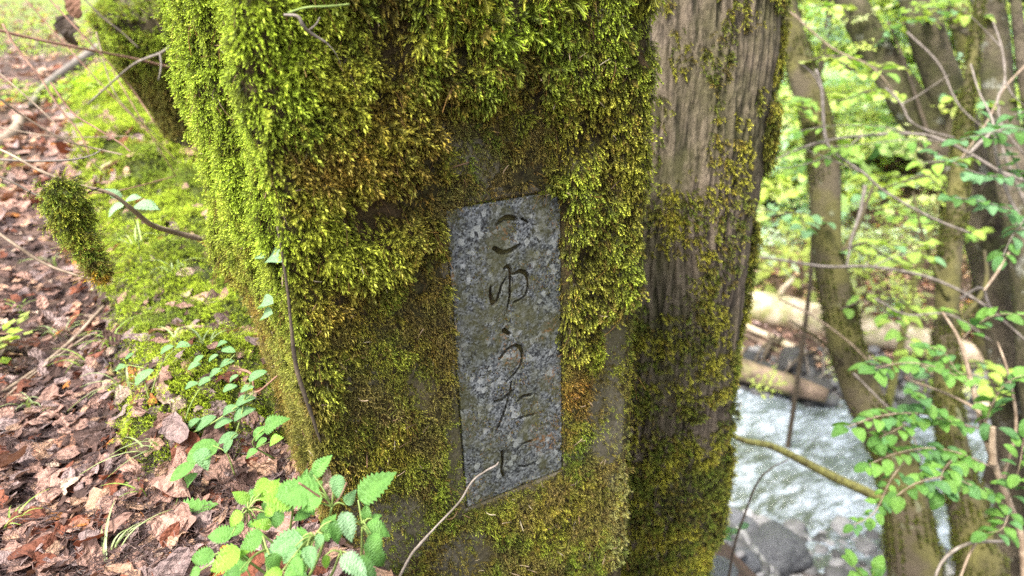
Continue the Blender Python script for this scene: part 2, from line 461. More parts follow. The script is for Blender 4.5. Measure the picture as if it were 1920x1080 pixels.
# ------------------------------------------------------------------ stone post
PX0, PY0, DEP = .114, .715, .44
def front(px, py):
    d = ray(px, py); t = PY0 / d[1]; return CAM + d * t
PX1 = front(1194, 420)[0]
ZB, ZT = -.75, .84
R0 = .018
def perim(spF, spB):
    """perimeter samples: s (signed from the front left corner), xy, normal, face weight"""
    W = PX1 - PX0
    L = []
    def seg(a, b, nrm, sp):
        a = np.array(a); b = np.array(b); n = max(2, int(np.linalg.norm(b - a) / sp))
        for k in range(n): L.append((a + (b - a) * k / n, np.array(nrm)))
    def arc(c, a0, a1, n=7):
        for k in range(n):
            a = a0 + (a1 - a0) * k / n; L.append((np.array(c) + R0 * np.array((math.cos(a), math.sin(a))), np.array((math.cos(a), math.sin(a)))))
    x0, x1, y0, y1 = PX0, PX1, PY0, PY0 + DEP; r = R0; pi = math.pi
    arc((x0 + r, y1 - r), pi / 2, pi)
    seg((x0, y1 - r), (x0, y0 + r), (-1, 0), spF)
    arc((x0 + r, y0 + r), pi, 1.5 * pi)
    seg((x0 + r, y0), (x1 - r, y0), (0, -1), spF)
    arc((x1 - r, y0 + r), 1.5 * pi, 2 * pi)
    seg((x1, y0 + r), (x1, y1 - r), (1, 0), spB)
    arc((x1 - r, y1 - r), 0, pi / 2, 5)
    seg((x1 - r, y1), (x0 + r, y1), (0, 1), spB)
    xy = np.array([a for a, b in L]); nn = np.array([b for a, b in L])
    return xy, nn
def E(px, py, cx, cy, rx, ry, nz, soft=.45):
    d = np.sqrt(((px - cx) / rx) ** 2 + ((py - cy) / ry) ** 2) + nz
    return 1 - sstep(1 - soft, 1 + soft, d)
# plaque rectangle on the front face
c4 = [front(836, 392), front(1050, 360), front(1053, 880), front(877, 948)]
QX0 = (c4[0][0] + c4[3][0]) / 2; QX1 = (c4[1][0] + c4[2][0]) / 2
QZ1 = (c4[0][2] + c4[1][2]) / 2; QZ0 = (c4[3][2] + c4[2][2]) / 2
print('post x', PX0, PX1, 'plaque', [list(np.round(c, 3)) for c in c4], QX0, QX1, QZ0, QZ1)

def fields(xy, nn, z):
    """thickness (m) of the moss and its look, for points of the post's surface"""
    x, y = xy[..., 0], xy[..., 1]
    p = np.stack([x, np.full_like(x, PY0), z], -1)
    px, py, _ = proj(p)
    nz = (fbm(x * 22, z * 22, y * 22, 31, 4) - .5); nf = fbm(x * 90, z * 90, y * 90, 32, 3) - .5
    wF = np.clip(-nn[..., 1], 0, 1) ** 2; wL = np.clip(-nn[..., 0], 0, 1) ** 2; wR = np.clip(nn[..., 0], 0, 1) ** 2; wB = np.clip(nn[..., 1], 0, 1) ** 2
    N = nz * .9
    band = 1 - sstep(130, 270, py + 190 * N)
    mid = E(px, py, 895, 275, 85, 62, N)
    blob = E(px, py, 650, 300, 165, 215, N, .25)
    rs_ = sstep(1030, 1062, px) * (1 - sstep(-25, 35, py - (660 - 1.1 * np.maximum(0, px - 1075)) + 90 * N))
    big = np.maximum.reduce([band, blob, rs_ * .85, .45 * E(px, py, 985, 335, 75, 35, N), .42 * E(px, py, 760, 470, 100, 110, N)])
    big = big * (1 - .6 * mid * (1 - rs_))
    bl = .55 * E(px, py, 560, 720, 60, 330, N) + .3 * E(px, py, 700, 700, 120, 240, N * 1.5)
    br = .30 * sstep(930, 1000, py + 120 * N) * sstep(840, 930, px) + .25 * sstep(1165, 1190, px)
    pr = .5 * E(px, py, 1180, 960, 45, 150, N)
    bare = np.maximum.reduce([E(px, py, 1150, 610, 34, 75, N), E(px, py, 1143, 800, 36, 95, N), .12 * E(px, py, 900, 330, 60, 45, N),
                              .8 * E(px, py, 730, 1000, 85, 75, N), .8 * E(px, py, 870, 1040, 50, 60, N), .6 * E(px, py, 790, 745, 35, 45, N), .7 * E(px, py, 860, 880, 30, 130, N)])
    bare = bare * (1 - sstep(1168, 1182, px)) * (.55 + .5 * sstep(-.05, .1, nf + nz * .5))
    low = np.maximum.reduce([bl, br, pr, np.full_like(px, .37) + .5 * nz]) * (1 - bare)
    lraw = sstep(.28, .72, .6 * fbm(x * 24, z * 17, y * 24, 33, 2) + .4 * fbm(x * 62, z * 50, y * 62, 38, 2)); lump = .40 + .95 * lraw
    tF = np.maximum(.030 * big * lump, .020 * low * (.5 + 1.0 * fbm(x * 40, z * 40, 0, 34, 3)))
    # the plaque and a narrow joint round it stay free
    gap = np.maximum(np.maximum(QX0 - x, x - QX1), np.maximum(QZ0 - z, z - QZ1))
    free = sstep(-.001, .012, gap); free = np.where(px > 1040, sstep(-.001, .006, gap), free)
    tF = tF * free
    # left face: combed ropes of moss
    q = y - PY0
    ropes = fbm(q * 26 + 3 * fbm(q * 6, z * 5, 0, 35, 2), z * 3.2, 0, 36, 2)
    up = sstep(.16, .56, z + .04 * N)
    tL = (.005 + .026 * up) * (.25 + 1.35 * sstep(.25, .75, ropes))
    tL = tL + .05 * np.exp(-(((q - .40) / .09) ** 2 + ((z - .345) / .055) ** 2)) + .02 * np.exp(-((q - .40) / .12) ** 2) * sstep(.3, .5, z)
    crev = np.exp(-((q - .030 - .02 * np.sin(z * 9)) / .011) ** 2) * (1 - sstep(.50, .62, z)) * sstep(.05, .2, z)
    tL = tL * (1 - .9 * crev) + .006 * (fbm(q * 60, z * 40, 0, 39, 2) - .5)
    tR = .012 + .012 * sstep(.2, .6, z) * lump; tB = .012 * lump
    t = tF * wF + tL * wL + tR * wR + tB * wB
    dens = np.clip(np.where(wF > .5, np.maximum(np.clip(big * 3, 0, 1), np.clip(low * 3.0, 0, 1) * (.45 + .55 * sstep(-.12, .05, nf + .25 * low))) * sstep(.0, .006, gap + .002), 1.) , 0, 1)
    return dict(t=t, px=px, py=py, nz=nz, nf=nf, wF=wF, wL=wL, wR=wR, wB=wB, big=big, low=low, bare=bare, rs=rs_, mid=mid, pr=pr, up=up,
                lraw=lraw, dens=dens, gap=gap, lump=lump, ropes=ropes, crev=crev, q=q)

post = empty('stone_post', (PX0, PY0, 0), 'square concrete bridge post thickly covered in moss with an engraved granite plaque', 'post')
def post_mesh(spF, spB, zs, fn, caps=True):
    xy, nn = perim(spF, spB)
    X = np.repeat(xy[:, None, :], len(zs), 1); Nn = np.repeat(nn[:, None, :], len(zs), 1); Zg = np.repeat(zs[None], len(xy), 0)
    d = fn(X, Nn, Zg)
    V = np.concatenate([X + Nn * d[..., None], Zg[..., None]], -1)
    # closing rows over the top
    c = np.array(((PX0 + PX1) / 2, PY0 + DEP / 2))
    rows = [V]
    for f, dz in ((.985, .008), (.95, .014), (.8, .022), (.55, .03), (.3, .033), (.06, .034), (.001, .034)):
        top = V[:, -1, :].copy(); top[:, :2] = c + (top[:, :2] - c) * f
        top[:, 2] = ZT + dz + .02 * (fbm(top[:, 0] * 18, top[:, 1] * 18, 0, 41, 3) - .5) * (1 - f)
        rows.append(top[:, None, :])
    V = np.concatenate(rows, 1)
    return V, grid_faces(V.shape[0], V.shape[1], wrap=True)[:, ::-1]
# concrete body
m = NT('weathered_concrete')
co = m.coord('Object')
n1 = m.noise(14, 6, .65, co); n2 = m.noise(120, 4, .7, co); n3 = m.noise(5, 4, .6, co); vo = m.voro(180, co)
c = m.mix(m.ramp(n1, [(.3, 0.), (.7, 1.)]), (.045, .038, .022), (.150, .130, .088))
c = m.mix(m.ramp(n3, [(.45, 0.), (.6, .7)]), c, (.060, .052, .018))
c = m.mix(m.ramp(vo, [(.1, .25), (.35, 0.)]), c, (.24, .22, .18))
c = m.mix(m.ramp(n2, [(.5, 0.), (.66, .7)]), c, (.018, .016, .010))
c = m.mix(m.ramp(m.voro(95, co), [(.10, .8), (.2, 0.)]), c, (.14, .13, .11))
c = m.mix(m.ramp(m.noise(3.1, 3, .5, co), [(.55, 0.), (.7, .5)]), c, (.12, .075, .03))
m.color(c); m.rough(.85); m.bump(m.math('ADD', m.math('MULTIPLY', n2, .6), m.math('ADD', n1, m.math('MULTIPLY', m.noise(330, 3, .7, co), .4))), .8, .004)
MAT_CONC = m.m
zs = np.unique(np.concatenate([np.arange(ZB, ZT, .008), [QZ0 - .0035, QZ0 - .003, QZ1 + .003, QZ1 + .0035]]))
def conc_d(X, Nn, Z):
    d = .004 * (fbm(X[..., 0] * 20, X[..., 1] * 20, Z * 20, 51, 4) - .5) + .0015 * (fbm(X[..., 0] * 90, X[..., 1] * 90, Z * 90, 52, 2) - .5)
    gap = np.maximum(np.maximum(QX0 - X[..., 0], X[..., 0] - QX1), np.maximum(QZ0 - Z, Z - QZ1))
    inp = (np.abs(Nn[..., 1] + 1) < .01) & (gap < .0032)
    return np.where(inp, -.014, d)
_p = perim
def perim(spF, spB):
    xy, nn = _p(spF, spB)
    ins = [QX0 - .0035, QX0 - .003, QX1 + .003, QX1 + .0035]
    k = np.where((nn[:, 1] < -.999))[0]
    add = np.array([[a, PY0] for a in ins]); A = np.vstack([xy[k], add]); o = np.argsort(A[:, 0]); A = A[o]
    xy2 = np.vstack([xy[:k[0]], A, xy[k[-1] + 1:]]); nn2 = np.vstack([nn[:k[0]], np.repeat([[0., -1.]], len(A), 0), nn[k[-1] + 1:]])
    return xy2, nn2
V, F = post_mesh(.008, .02, zs, conc_d)
put(link('post_body', mesh_from('post_body', V.reshape(-1, 3), F), MAT_CONC), post)
perim = _p
# mat of old moss and earth under the shoots
m = NT('moss_mat')
co = m.coord('Object'); n1 = m.noise(70, 5, .7, co); n2 = m.noise(12, 4, .6, co)
c = m.mix(m.ramp(n1, [(.35, 0.), (.65, 1.)]), (.018, .014, .005), (.095, .082, .022))
c = m.mix(m.ramp(n2, [(.45, 0.), (.62, .8)]), c, (.07, .040, .014))
m.color(c); m.rough(.9); m.bump(m.math('ADD', n1, m.noise(260, 3, .7, co)), 1., .012)
MAT_MAT = m.m
def mat_d(X, Nn, Z):
    f = fields(X, Nn, Z)
    return f['t'] * .82 - .0045
V, F = post_mesh(.0045, .015, np.arange(ZB, ZT, .0045), mat_d)
put(link('moss_mat', mesh_from('moss_mat', V.reshape(-1, 3), F), MAT_MAT, kind='stuff'), post)

# moss shoots over the post
def sample_post(n, seed, lr=(0., 1.), zlo=-.28):
    r = np.random.default_rng(seed)
    xy, nn = perim(.002, .01)
    seg = np.linalg.norm(np.roll(xy, -1, 0) - xy, axis=1); cum = np.concatenate([[0], np.cumsum(seg)])
    u = r.uniform(0, cum[-1], n); k = np.clip(np.searchsorted(cum, u) - 1, 0, len(xy) - 1)
    f = ((u - cum[k]) / seg[k])[:, None]; k2 = (k + 1) % len(xy)
    X = xy[k] * (1 - f) + xy[k2] * f; Nn = nn[k] * (1 - f) + nn[k2] * f; Nn /= np.linalg.norm(Nn, axis=1)[:, None]
    z = r.uniform(zlo, ZT, n)
    return X, Nn, z, r
def mixc(a, b, w): return a * (1 - w[:, None]) + b * w[:, None]
def post_moss(n, seed):
    X, Nn, z, r = sample_post(n, seed)
    back = (Nn[:, 1] > .3) | (Nn[:, 0] > .5)
    keep = r.uniform(0, 1, n) < np.where(back, .25, 1.)
    X, Nn, z = X[keep], Nn[keep], z[keep]
    f = fields(X, Nn, z)
    keep = r.uniform(0, 1, len(z)) < f['dens'] * np.where((f['wF'] > .5) & (f['big'] > .3), .10 + .90 * sstep(.10, .5, f['lraw']), 1)
    X, Nn, z = X[keep], Nn[keep], z[keep]; f = {k: v[keep] for k, v in f.items()}
    n = len(z)
    # slope of the moss surface
    e = .004; T = np.stack([-Nn[:, 1], Nn[:, 0]], 1)
    tz = (fields(X, Nn, z + e)['t'] - fields(X, Nn, z - e)['t']) / (2 * e)
    tt = (fields(X + T * e, Nn, z)['t'] - fields(X - T * e, Nn, z)['t']) / (2 * e)
    N3 = np.concatenate([Nn, np.zeros((n, 1))], 1); T3 = np.concatenate([T, np.zeros((n, 1))], 1)
    nrm = N3 - np.clip(tz, -1.5, 1.5)[:, None] * np.array((0, 0, 1.)) * .6 - np.clip(tt, -1.5, 1.5)[:, None] * T3 * .6
    nrm /= np.linalg.norm(nrm, axis=1)[:, None]
    pos = np.concatenate([X + Nn * (f['t'] * .82 - .004)[:, None], z[:, None]], 1)
    return pos, nrm, T3, X, Nn, z, f, r
pos, nrm, T3, X, Nn, z, f, r = post_moss(175000, 11)
n = len(z); U = lambda a, b: r.uniform(a, b, n)
px, py = f['px'], f['py']; F_, L_ = f['wF'] > .5, f['wL'] >= .5
down = np.array((0, 0, -1.))
big = f['big']; thickness = f['t']
# size of each shoot
ln = np.where(F_, .0050 + .0075 * np.clip(thickness / .02, 0, 1), .0075 + .0035 * np.clip(thickness / .03, 0, 1)) * U(.7, 1.35)
ln = np.where(F_ & (f['rs'] > .4), U(.010, .017), ln)
ln = np.where(f['crev'] * L_ > .4, ln * .6, ln)
ln = ln * np.where(r.uniform(0, 1, n) < .16, U(1.3, 1.9), 1.) * np.where(~F_, 1.18, 1.)
dirv = nrm * 1. + (~F_)[:, None] * r.normal(0, .25, (n, 3)) + down * np.where(F_, .35 + .6 * (f['rs'] > .4), .45)[:, None] + r.normal(0, .42, (n, 3))
dirv = np.where((f['rs'] > .4)[:, None] & F_[:, None], dirv + np.array((.45, 0, -.5)), dirv)
Rm = frames(dirv, down + r.normal(0, .25, (n, 3)) + np.array((0, 0, 0)))
# which kind
kind = np.where(F_, np.where(f['rs'] > .4, 2, np.where(thickness > .010, 1, 3)), 0)
kind = np.where((r.uniform(0, 1, n) < .06) & (thickness > .008), 4, kind)
kind = np.where(F_ & (py < 90) & (r.uniform(0, 1, n) < .35 * (px > 700)), 5, kind)
# colour
nb = fbm(X[:, 0] * 14, z * 14, X[:, 1] * 14, 61, 3); nb2 = fbm(X[:, 0] * 45, z * 45, X[:, 1] * 45, 62, 3); rr_ = r.uniform(0, 1, n)
Ez = lambda cx, cy, rx, ry: E(px, py, cx, cy, rx, ry, (nb2 - .5) * .8)
base = mixc(np.repeat([MOSS_DEEP], n, 0), MOSS_GREEN, sstep(.25, .6, nb2))
base = mixc(base, MOSS_YELLOW, np.clip(.15 + .9 * sstep(.42, .66, nb), 0, 1) * .75)
base = mixc(base, MOSS_BRIGHT, .5 * sstep(.35, .9, f['lraw']) * (rr_ > .45))
base = mixc(base, MOSS_BROWN, .55 * (rr_ < .16))
brown = np.maximum.reduce([.5 * sstep(.5, .66, fbm(X[:, 0] * 24, z * 16, X[:, 1] * 24, 63, 3)), .75 * Ez(600, 300, 100, 45), .55 * Ez(790, 250, 60, 100), .95 * Ez(1085, 742, 40, 55),
                           .6 * Ez(835, 640, 40, 60), .55 * Ez(1190, 370, 40, 90), .30 * Ez(700, 800, 170, 200), .5 * Ez(640, 600, 90, 70), .25 * Ez(1020, 940, 160, 60)])
brown = np.maximum(brown, .8 * (1 - f['lraw']) * (big > .2) * sstep(60, 200, py))
brown = brown * np.where(F_, 1, .6)
frontc = mixc(base, mixc(np.repeat([MOSS_BROWN], n, 0), MOSS_ORANGE, (rr_ > .75) * .8), brown * (.5 + .7 * rr_).clip(0, 1))
ylw = np.maximum.reduce([.8 * Ez(610, 445, 120, 70), .6 * Ez(560, 820, 60, 130), .5 * f['rs'] * rr_, .7 * Ez(1215, 250, 35, 230), .5 * Ez(1210, 60, 60, 90)])
frontc = mixc(frontc, mixc(np.repeat([MOSS_YELLOW], n, 0), MOSS_BRIGHT, .5 * np.ones(n)), ylw)
frontc = mixc(frontc, MOSS_BRIGHT, .8 * np.maximum(Ez(960, 20, 160, 60) * (rr_ > .5), E(px, py, 440, 60, 170, 160, 0)))
frontc = mixc(frontc, MOSS_PALE, np.clip(f['pr'] * 1.6, 0, 1) * (rr_ > .35) * .9)
leftc = mixc(np.repeat([MOSS_OLIVE], n, 0), MOSS_BRIGHT, np.clip(f['up'] * 1.25 + .5 * (nb - .5), 0, 1))
leftc = mixc(leftc, MOSS_BROWN, .6 * sstep(.5, .68, nb2) * (1 - .75 * f['up']))
leftc = mixc(leftc, MOSS_ORANGE, .5 * sstep(.52, .62, nb) * (1 - f['up']) * (f['q'] > .2))
col = mixc(frontc, leftc, np.clip(f['wL'] * 1.3 + sstep(0.03, 0., X[:, 0] - PX0) * .4, 0, 1))
col *= U(.7, 1.3)[:, None]
col = np.where((kind == 3)[:, None], mixc(col * 1.5, np.array((.22, .165, .060)), sstep(.42, .68, fbm(X[:, 0] * 30, z * 22, 0, 64, 3)) * .65), col)
col = np.where((kind == 4)[:, None], MOSS_BROWN * U(.6, 1.5)[:, None], col)
KN = ['moss', 'moss', 'hanging_moss', 'thin_moss', 'moss_strands', 'moss']
SETS = [SH_FUZZ, SH_SHAG, SH_HANG, SH_FINE, SH_THREAD, SH_FERN]
for k in range(6):
    w = kind == k
    s = ln[w] * {4: 1.5, 5: 1.5, 3: 1.0}.get(k, 1.)
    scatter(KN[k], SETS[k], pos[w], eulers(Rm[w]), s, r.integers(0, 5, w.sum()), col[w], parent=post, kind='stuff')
print('moss', n)
# moss over the top
n = 9000; u = rng.uniform(0, 1, (n, 2)); tp = np.stack([PX0 + (PX1 - PX0) * u[:, 0], PY0 + DEP * u[:, 1], np.full(n, ZT + .018)], 1)
scatter('top_moss', SH_FUZZ, tp, eulers(frames(np.array((0, 0, 1.)) + rng.normal(0, .3, (n, 3)), rng.normal(0, 1, (n, 3)))), rng.uniform(.012, .02, n), rng.integers(0, 6, n),
        mixc(np.repeat([MOSS_BRIGHT], n, 0), MOSS_GREEN, rng.uniform(0, 1, n)), parent=post, kind='stuff')

# ------------------------------------------------------------------ engraved plaque
def fp(px, py): q = front(px, py); return (q[0], q[2])
STK = [  # strokes of the five characters: photo-pixel paths on the face of the plaque, half width (mm)
    ([(931, 421), (942, 411), (955, 408), (966, 411)], [1.2, 3.4, 3.6, 2.4]), ([(978, 410), (990, 417)], [1.2, .8]),
    ([(926, 465), (940, 473), (955, 470), (973, 459)], [2.4, 3.2, 3.2, 2.0]),
    ([(946, 502), (951, 499), (956, 505), (956, 530), (955, 556), (950, 580)], [2.0, 2.6, 2.2, 1.8, 1.5, .8]),
    ([(919, 538), (920, 556), (925, 570), (932, 560), (940, 535), (948, 520)], [1.2, 2.6, 3.2, 2.0, 1.1, .8]),
    ([(962, 514), (974, 508), (986, 514), (990, 530), (985, 552), (972, 562), (963, 566)], [1.6, 2.6, 3.0, 2.4, 1.6, 1.2, .9]),
    ([(944, 619), (955, 626)], [3.0, 2.4]),
    ([(939, 669), (948, 657), (962, 648), (974, 650), (979, 664), (975, 684), (962, 702), (950, 714)], [2.2, 1.6, 2.0, 2.8, 2.4, 1.8, 1.6, 1.0]),
    ([(928, 752), (940, 749), (950, 740), (962, 731)], [2.0, 2.2, 1.8, 1.2]),
    ([(958, 716), (955, 738), (947, 765), (938, 790), (931, 806)], [1.2, 1.4, 1.6, 1.8, 1.6]),
    ([(968, 753), (980, 743), (996, 739)], [1.0, 2.4, 2.2]), ([(972, 783), (985, 780), (1000, 776)], [1.2, 1.6, 1.8]),
    ([(941, 846), (942, 862), (940, 880), (945, 894)], [2.6, 2.4, 2.0, 2.2]),
    ([(970, 841), (982, 830), (996, 826)], [1.0, 1.6, 1.8]), ([(972, 873), (986, 873), (1004, 865)], [1.2, 1.6, 1.6]),
]
xs = np.linspace(QX0, QX1, 171); zq = np.linspace(QZ0, QZ1, int(170 * (QZ1 - QZ0) / (QX1 - QX0)))
XQ, ZQ = np.meshgrid(xs, zq, indexing='ij')
gd = np.zeros_like(XQ)
wx = XQ + .0006 * (fbm(XQ * 300, ZQ * 300, 0, 71, 2) - .5); wz = ZQ + .0006 * (fbm(XQ * 300, ZQ * 300, 9, 71, 2) - .5)
for path, hw in STK:
    pp = smooth_path(np.array([list(fp(*q)) + [0] for q in path]), 24)[:, :2]
    hh = np.interp(np.linspace(0, 1, 24), np.linspace(0, 1, len(hw)), hw) * .00095 + .0008
    for a, b, ha, hb in zip(pp[:-1], pp[1:], hh[:-1], hh[1:]):
        ab = b - a; t = np.clip(((wx - a[0]) * ab[0] + (wz - a[1]) * ab[1]) / (ab @ ab + 1e-12), 0, 1)
        d = np.hypot(wx - a[0] - t * ab[0], wz - a[1] - t * ab[1]); h = ha + (hb - ha) * t
        gd = np.maximum(gd, (1 - sstep(.70, 1.05, d / h)) * np.minimum(.0105, h * 4.2))
yq = PY0 - .0016 + gd + .0005 * (fbm(XQ * 160, ZQ * 160, 0, 72, 3) - .5)
rimd = np.minimum.reduce([XQ - QX0, QX1 - XQ, ZQ - QZ0, QZ1 - ZQ])
yq = yq + np.where(rimd < .0012, .0012 - rimd, 0)
# chips along the lower edge
chip = sstep(.55, .70, fbm(XQ * 70, ZQ * 70, 0, 73, 3)) * (1 - sstep(.0, .005, rimd)); yq = yq + chip * .0035
nu, nv = XQ.shape
Vf = np.stack([XQ, yq, ZQ], -1).reshape(-1, 3); Ff = grid_faces(nu, nv)
# sides
ring = np.concatenate([np.arange(nu) * nv, (nu - 1) * nv + np.arange(1, nv), (np.arange(nu - 2, -1, -1)) * nv + nv - 1, np.arange(nv - 2, 0, -1)])
Vb = Vf[ring].copy(); Vb[:, 1] = PY0 + .0125
k = len(Vf); nr = len(ring); a = np.arange(nr); b = (a + 1) % nr
Fs = np.stack([ring[a], k + a, k + b, ring[b]], -1)
m = NT('speckled_granite')
co = m.coord('Object'); cw = m.n('ShaderNodeVectorMath', operation='ADD'); m.l(co, cw.inputs[0])
v1 = m.voro(430, co, out='Color'); sp = m.n('ShaderNodeSeparateColor'); m.l(v1, sp.inputs[0])
v2 = m.voro(125, co, out='Color'); sp2 = m.n('ShaderNodeSeparateColor'); m.l(v2, sp2.inputs[0])
n1 = m.noise(330, 4, .7, co); n2 = m.noise(95, 5, .65, co); n3 = m.noise(16, 5, .65, co); n4 = m.noise(26, 5, .6, m.coord('Object', (1, 1, .6)))
g1 = m.ramp(m.math('ADD', m.math('MULTIPLY', sp.outputs[0], .55), m.math('MULTIPLY', n1, .55)), [(.32, (.009, .010, .011)), (.45, (.038, .042, .045)), (.60, (.085, .092, .095)), (.78, (.17, .18, .18))])
c = m.mix(m.ramp(n2, [(.55, 0.), (.66, .6)]), g1, (.24, .25, .25))
c = m.mix(m.ramp(sp2.outputs[1], [(.90, 0.), (.93, .55)]), c, (.34, .35, .33))
c = m.mix(m.ramp(m.voro(420, co), [(.12, .9), (.25, 0.)]), c, (.022, .022, .026))
dirt = m.ramp(m.math('ADD', m.math('MULTIPLY', n4, .6), m.math('MULTIPLY', m.noise(90, 4, .7, co), .4)), [(.45, 0.), (.58, .75)])
c = m.mix(dirt, c, (.060, .058, .018))
c = m.mix(m.ramp(m.math('MULTIPLY', m.noise(150, 4, .75, co), m.ramp(m.noise(11, 4, .6, co), [(.42, .45), (.62, 1.)])), [(.52, 0.), (.58, .8)]), c, (.17, .085, .028))
c = m.mix(m.ramp(n3, [(.42, 0.), (.64, .6)]), c, m.mix(1., c, (.55, .58, .48), 'MULTIPLY'))
c = m.mix(m.math('MULTIPLY', m.attr('groove', out='Fac'), .7), c, (.045, .036, .016))  # brown dirt in the carved strokes, with their shade deepened in the colour
m.color(c); m.rough(.55); m.b.inputs['Specular IOR Level'].default_value = .35
m.bump(m.math('ADD', n1, m.math('MULTIPLY', n2, .5)), .5, .002)
MAT_GRAN = m.m
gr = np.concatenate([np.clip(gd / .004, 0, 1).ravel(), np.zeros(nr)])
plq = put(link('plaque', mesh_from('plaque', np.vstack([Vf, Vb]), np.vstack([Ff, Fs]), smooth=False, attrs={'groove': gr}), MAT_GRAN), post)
plq['label'] = 'grey speckled granite plaque engraved with five worn hiragana characters'
# tiny moss and lichen on the plaque
r = np.random.default_rng(5); n = 9000
u = r.uniform(0, 1, (n, 2)); xx = QX0 + (QX1 - QX0) * u[:, 0]; zz = QZ0 + (QZ1 - QZ0) * u[:, 1]
ga = gd[np.clip((u[:, 0] * (nu - 1)).astype(int), 0, nu - 1), np.clip((u[:, 1] * (nv - 1)).astype(int), 0, nv - 1)]
den = np.maximum.reduce([.55 * sstep(.55, .7, fbm(xx * 34, zz * 34, 0, 74, 3)), 1.2 * sstep(.010, .0, np.minimum(np.minimum(xx - QX0, QX1 - xx), np.minimum(QZ1 - zz, zz - QZ0))) * (fbm(xx * 50, zz * 50, 0, 76, 2) > .44), .6 * sstep(.0015, .004, ga), .5 * sstep(.018, .0, np.minimum(QX1 - xx, zz - QZ0)) * (fbm(xx * 40, zz * 40, 0, 75, 2) > .5)])
for (a_, b_, rr) in ((950, 595, .011), (955, 716, .016), (960, 440, .010), (900, 850, .010), (1030, 400, .010), (1035, 900, .014), (915, 705, .008)):
    q = fp(a_, b_); den = np.maximum(den, .95 * np.exp(-((xx - q[0]) ** 2 + ((zz - q[1]) * .7) ** 2) / rr ** 2))
w = r.uniform(0, 1, n) < den * .75
xx, zz, ga = xx[w], zz[w], ga[w]; n = len(xx)
cc = mixc(np.repeat([MOSS_OLIVE], n, 0), MOSS_BROWN * 1.2, (r.uniform(0, 1, n) > .5) * 1.) * r.uniform(.7, 1.5, n)[:, None]
cc = mixc(cc, MOSS_YELLOW, (r.uniform(0, 1, n) > .75) * 1.)
scatter('plaque_moss', SH_FINE, np.stack([xx, PY0 - .0016 + ga, zz], 1), eulers(frames(np.array((0, -1., -.2)) + r.normal(0, .5, (n, 3)), np.tile(down, (n, 1)) + r.normal(0, .3, (n, 3)))),
        r.uniform(.0014, .0042, n), r.integers(0, 6, n), cc, parent=post, kind='stuff')

# needles and bits caught in the moss
def debris_mesh(seed):
    r = np.random.default_rng(seed); L = [0, 0, 0]; c0 = np.array((0, 0, -.5)); pts = np.array([c0, (r.normal(0, .06), r.normal(0, .06), 0), (r.normal(0, .05), 0, .5)])
    V, F = tube(smooth_path(pts, 6), [.03, .035, .012], 4); me = mesh_from('needle_bit', V, F); return me
m = NT('needle_bit'); m.color(m.attr('col', 'INSTANCER')); m.rough(.6); _db = [debris_mesh(k) for k in range(4)]
for q in _db: q.materials.append(m.m)
DEB = proto_collection('needle_bits', _db)
r = np.random.default_rng(15); k = r.choice(len(pos), 750, replace=False); w = (Nn[k, 1] < .2) & (fbm(X[k, 0] * 12, z[k] * 12, X[k, 1] * 12, 16, 2) > .42); k = k[w]; n = len(k)
scatter('caught_debris', DEB, pos[k] + nrm[k] * .006, eulers(frames(r.normal(0, 1, (n, 3)) + np.array((0, 0, .6)), nrm[k])), r.uniform(.008, .026, n), r.integers(0, 4, n), np.array([(.16, .09, .05), (.30, .22, .14), (.07, .045, .03), (.36, .30, .20)])[r.integers(0, 4, n)], parent=post, kind='stuff')
# ------------------------------------------------------------------ leaf meshes
def leaf_mesh(name, shape='ovate', serr=0., fold=.25, curl=.2, seed=0, rows=10, crumple=0., wid=.5, notch=0.):
    """unit-length leaf along +Y, face up +Z"""
    r = np.random.default_rng(seed); cols = [-1, -.5, 0, .5, 1]; V = []; vein = []
    ss_ = np.linspace(0, 1, rows)
    cw = r.normal(0, 1, 4)
    for i, s in enumerate(ss_):
        if shape == 'ovate': w = (s ** .55) * (1 - s) ** .75 * 1.75
        elif shape == 'lance': w = (s ** .5) * (1 - s) ** 1.05 * 2.1
        elif shape == 'round': w = (max(0, 1 - (2 * s - 1) ** 2)) ** .5
        elif shape == 'lobed': w = ((s ** .4) * (1 - s) ** .6 * 1.5) * (1 + .38 * math.cos(s * 13 + .6))
        else: w = (s ** .3) * (1 - s) ** .55 * 1.45
        w *= wid
        tooth = serr * (1 if i % 2 else -1) * (.4 + w)
        for k, cx in enumerate(cols):
            x = cx * w; y = s
            if abs(cx) == 1 and 0 < i < rows - 1: x *= (1 + tooth); y += serr * .12 * (1 if i % 2 else 0)
            if notch and abs(cx) == 1: x *= 1 + notch * r.normal(0, .5)
            z = fold * abs(x) + curl * (-(s - .4) ** 2) * 1.2
            z += crumple * (.5 * math.sin(5 * x + cw[0] * 3 + 4 * s) * abs(cx) + .35 * math.sin(9 * s + cw[1] * 3) * cx + .3 * cw[2] * x + .4 * cw[3] * x * x * 4)
            V.append((x, y, z)); vein.append(1. if cx == 0 else (.55 if (i + (1 if abs(cx) == .5 else 0)) % 2 else 0.))
    F = []
    for i in range(rows - 1):
        for k in range(4):
            a = i * 5 + k; F.append((a, a + 1, a + 6, a + 5))
    V = [(x, y, z) for x, y, z in V]
    return mesh_from(name, V, np.array(F), attrs={'vein': vein})
DRY_O = mat_leaf('dry_leaf', 'OBJECT', .72, .12, dry=True); DRY_I = mat_leaf('dry_leaf_mass', 'INSTANCER', .72, .12, dry=True)
GRN_O = mat_leaf('green_leaf', 'OBJECT', .38, .32); GRN_I = mat_leaf('green_leaf_mass', 'INSTANCER', .42, .5)
def with_mat(ms, mat):
    out = []
    for m_ in ms:
        c = m_.copy(); c.materials.append(mat); out.append(c)
    return out
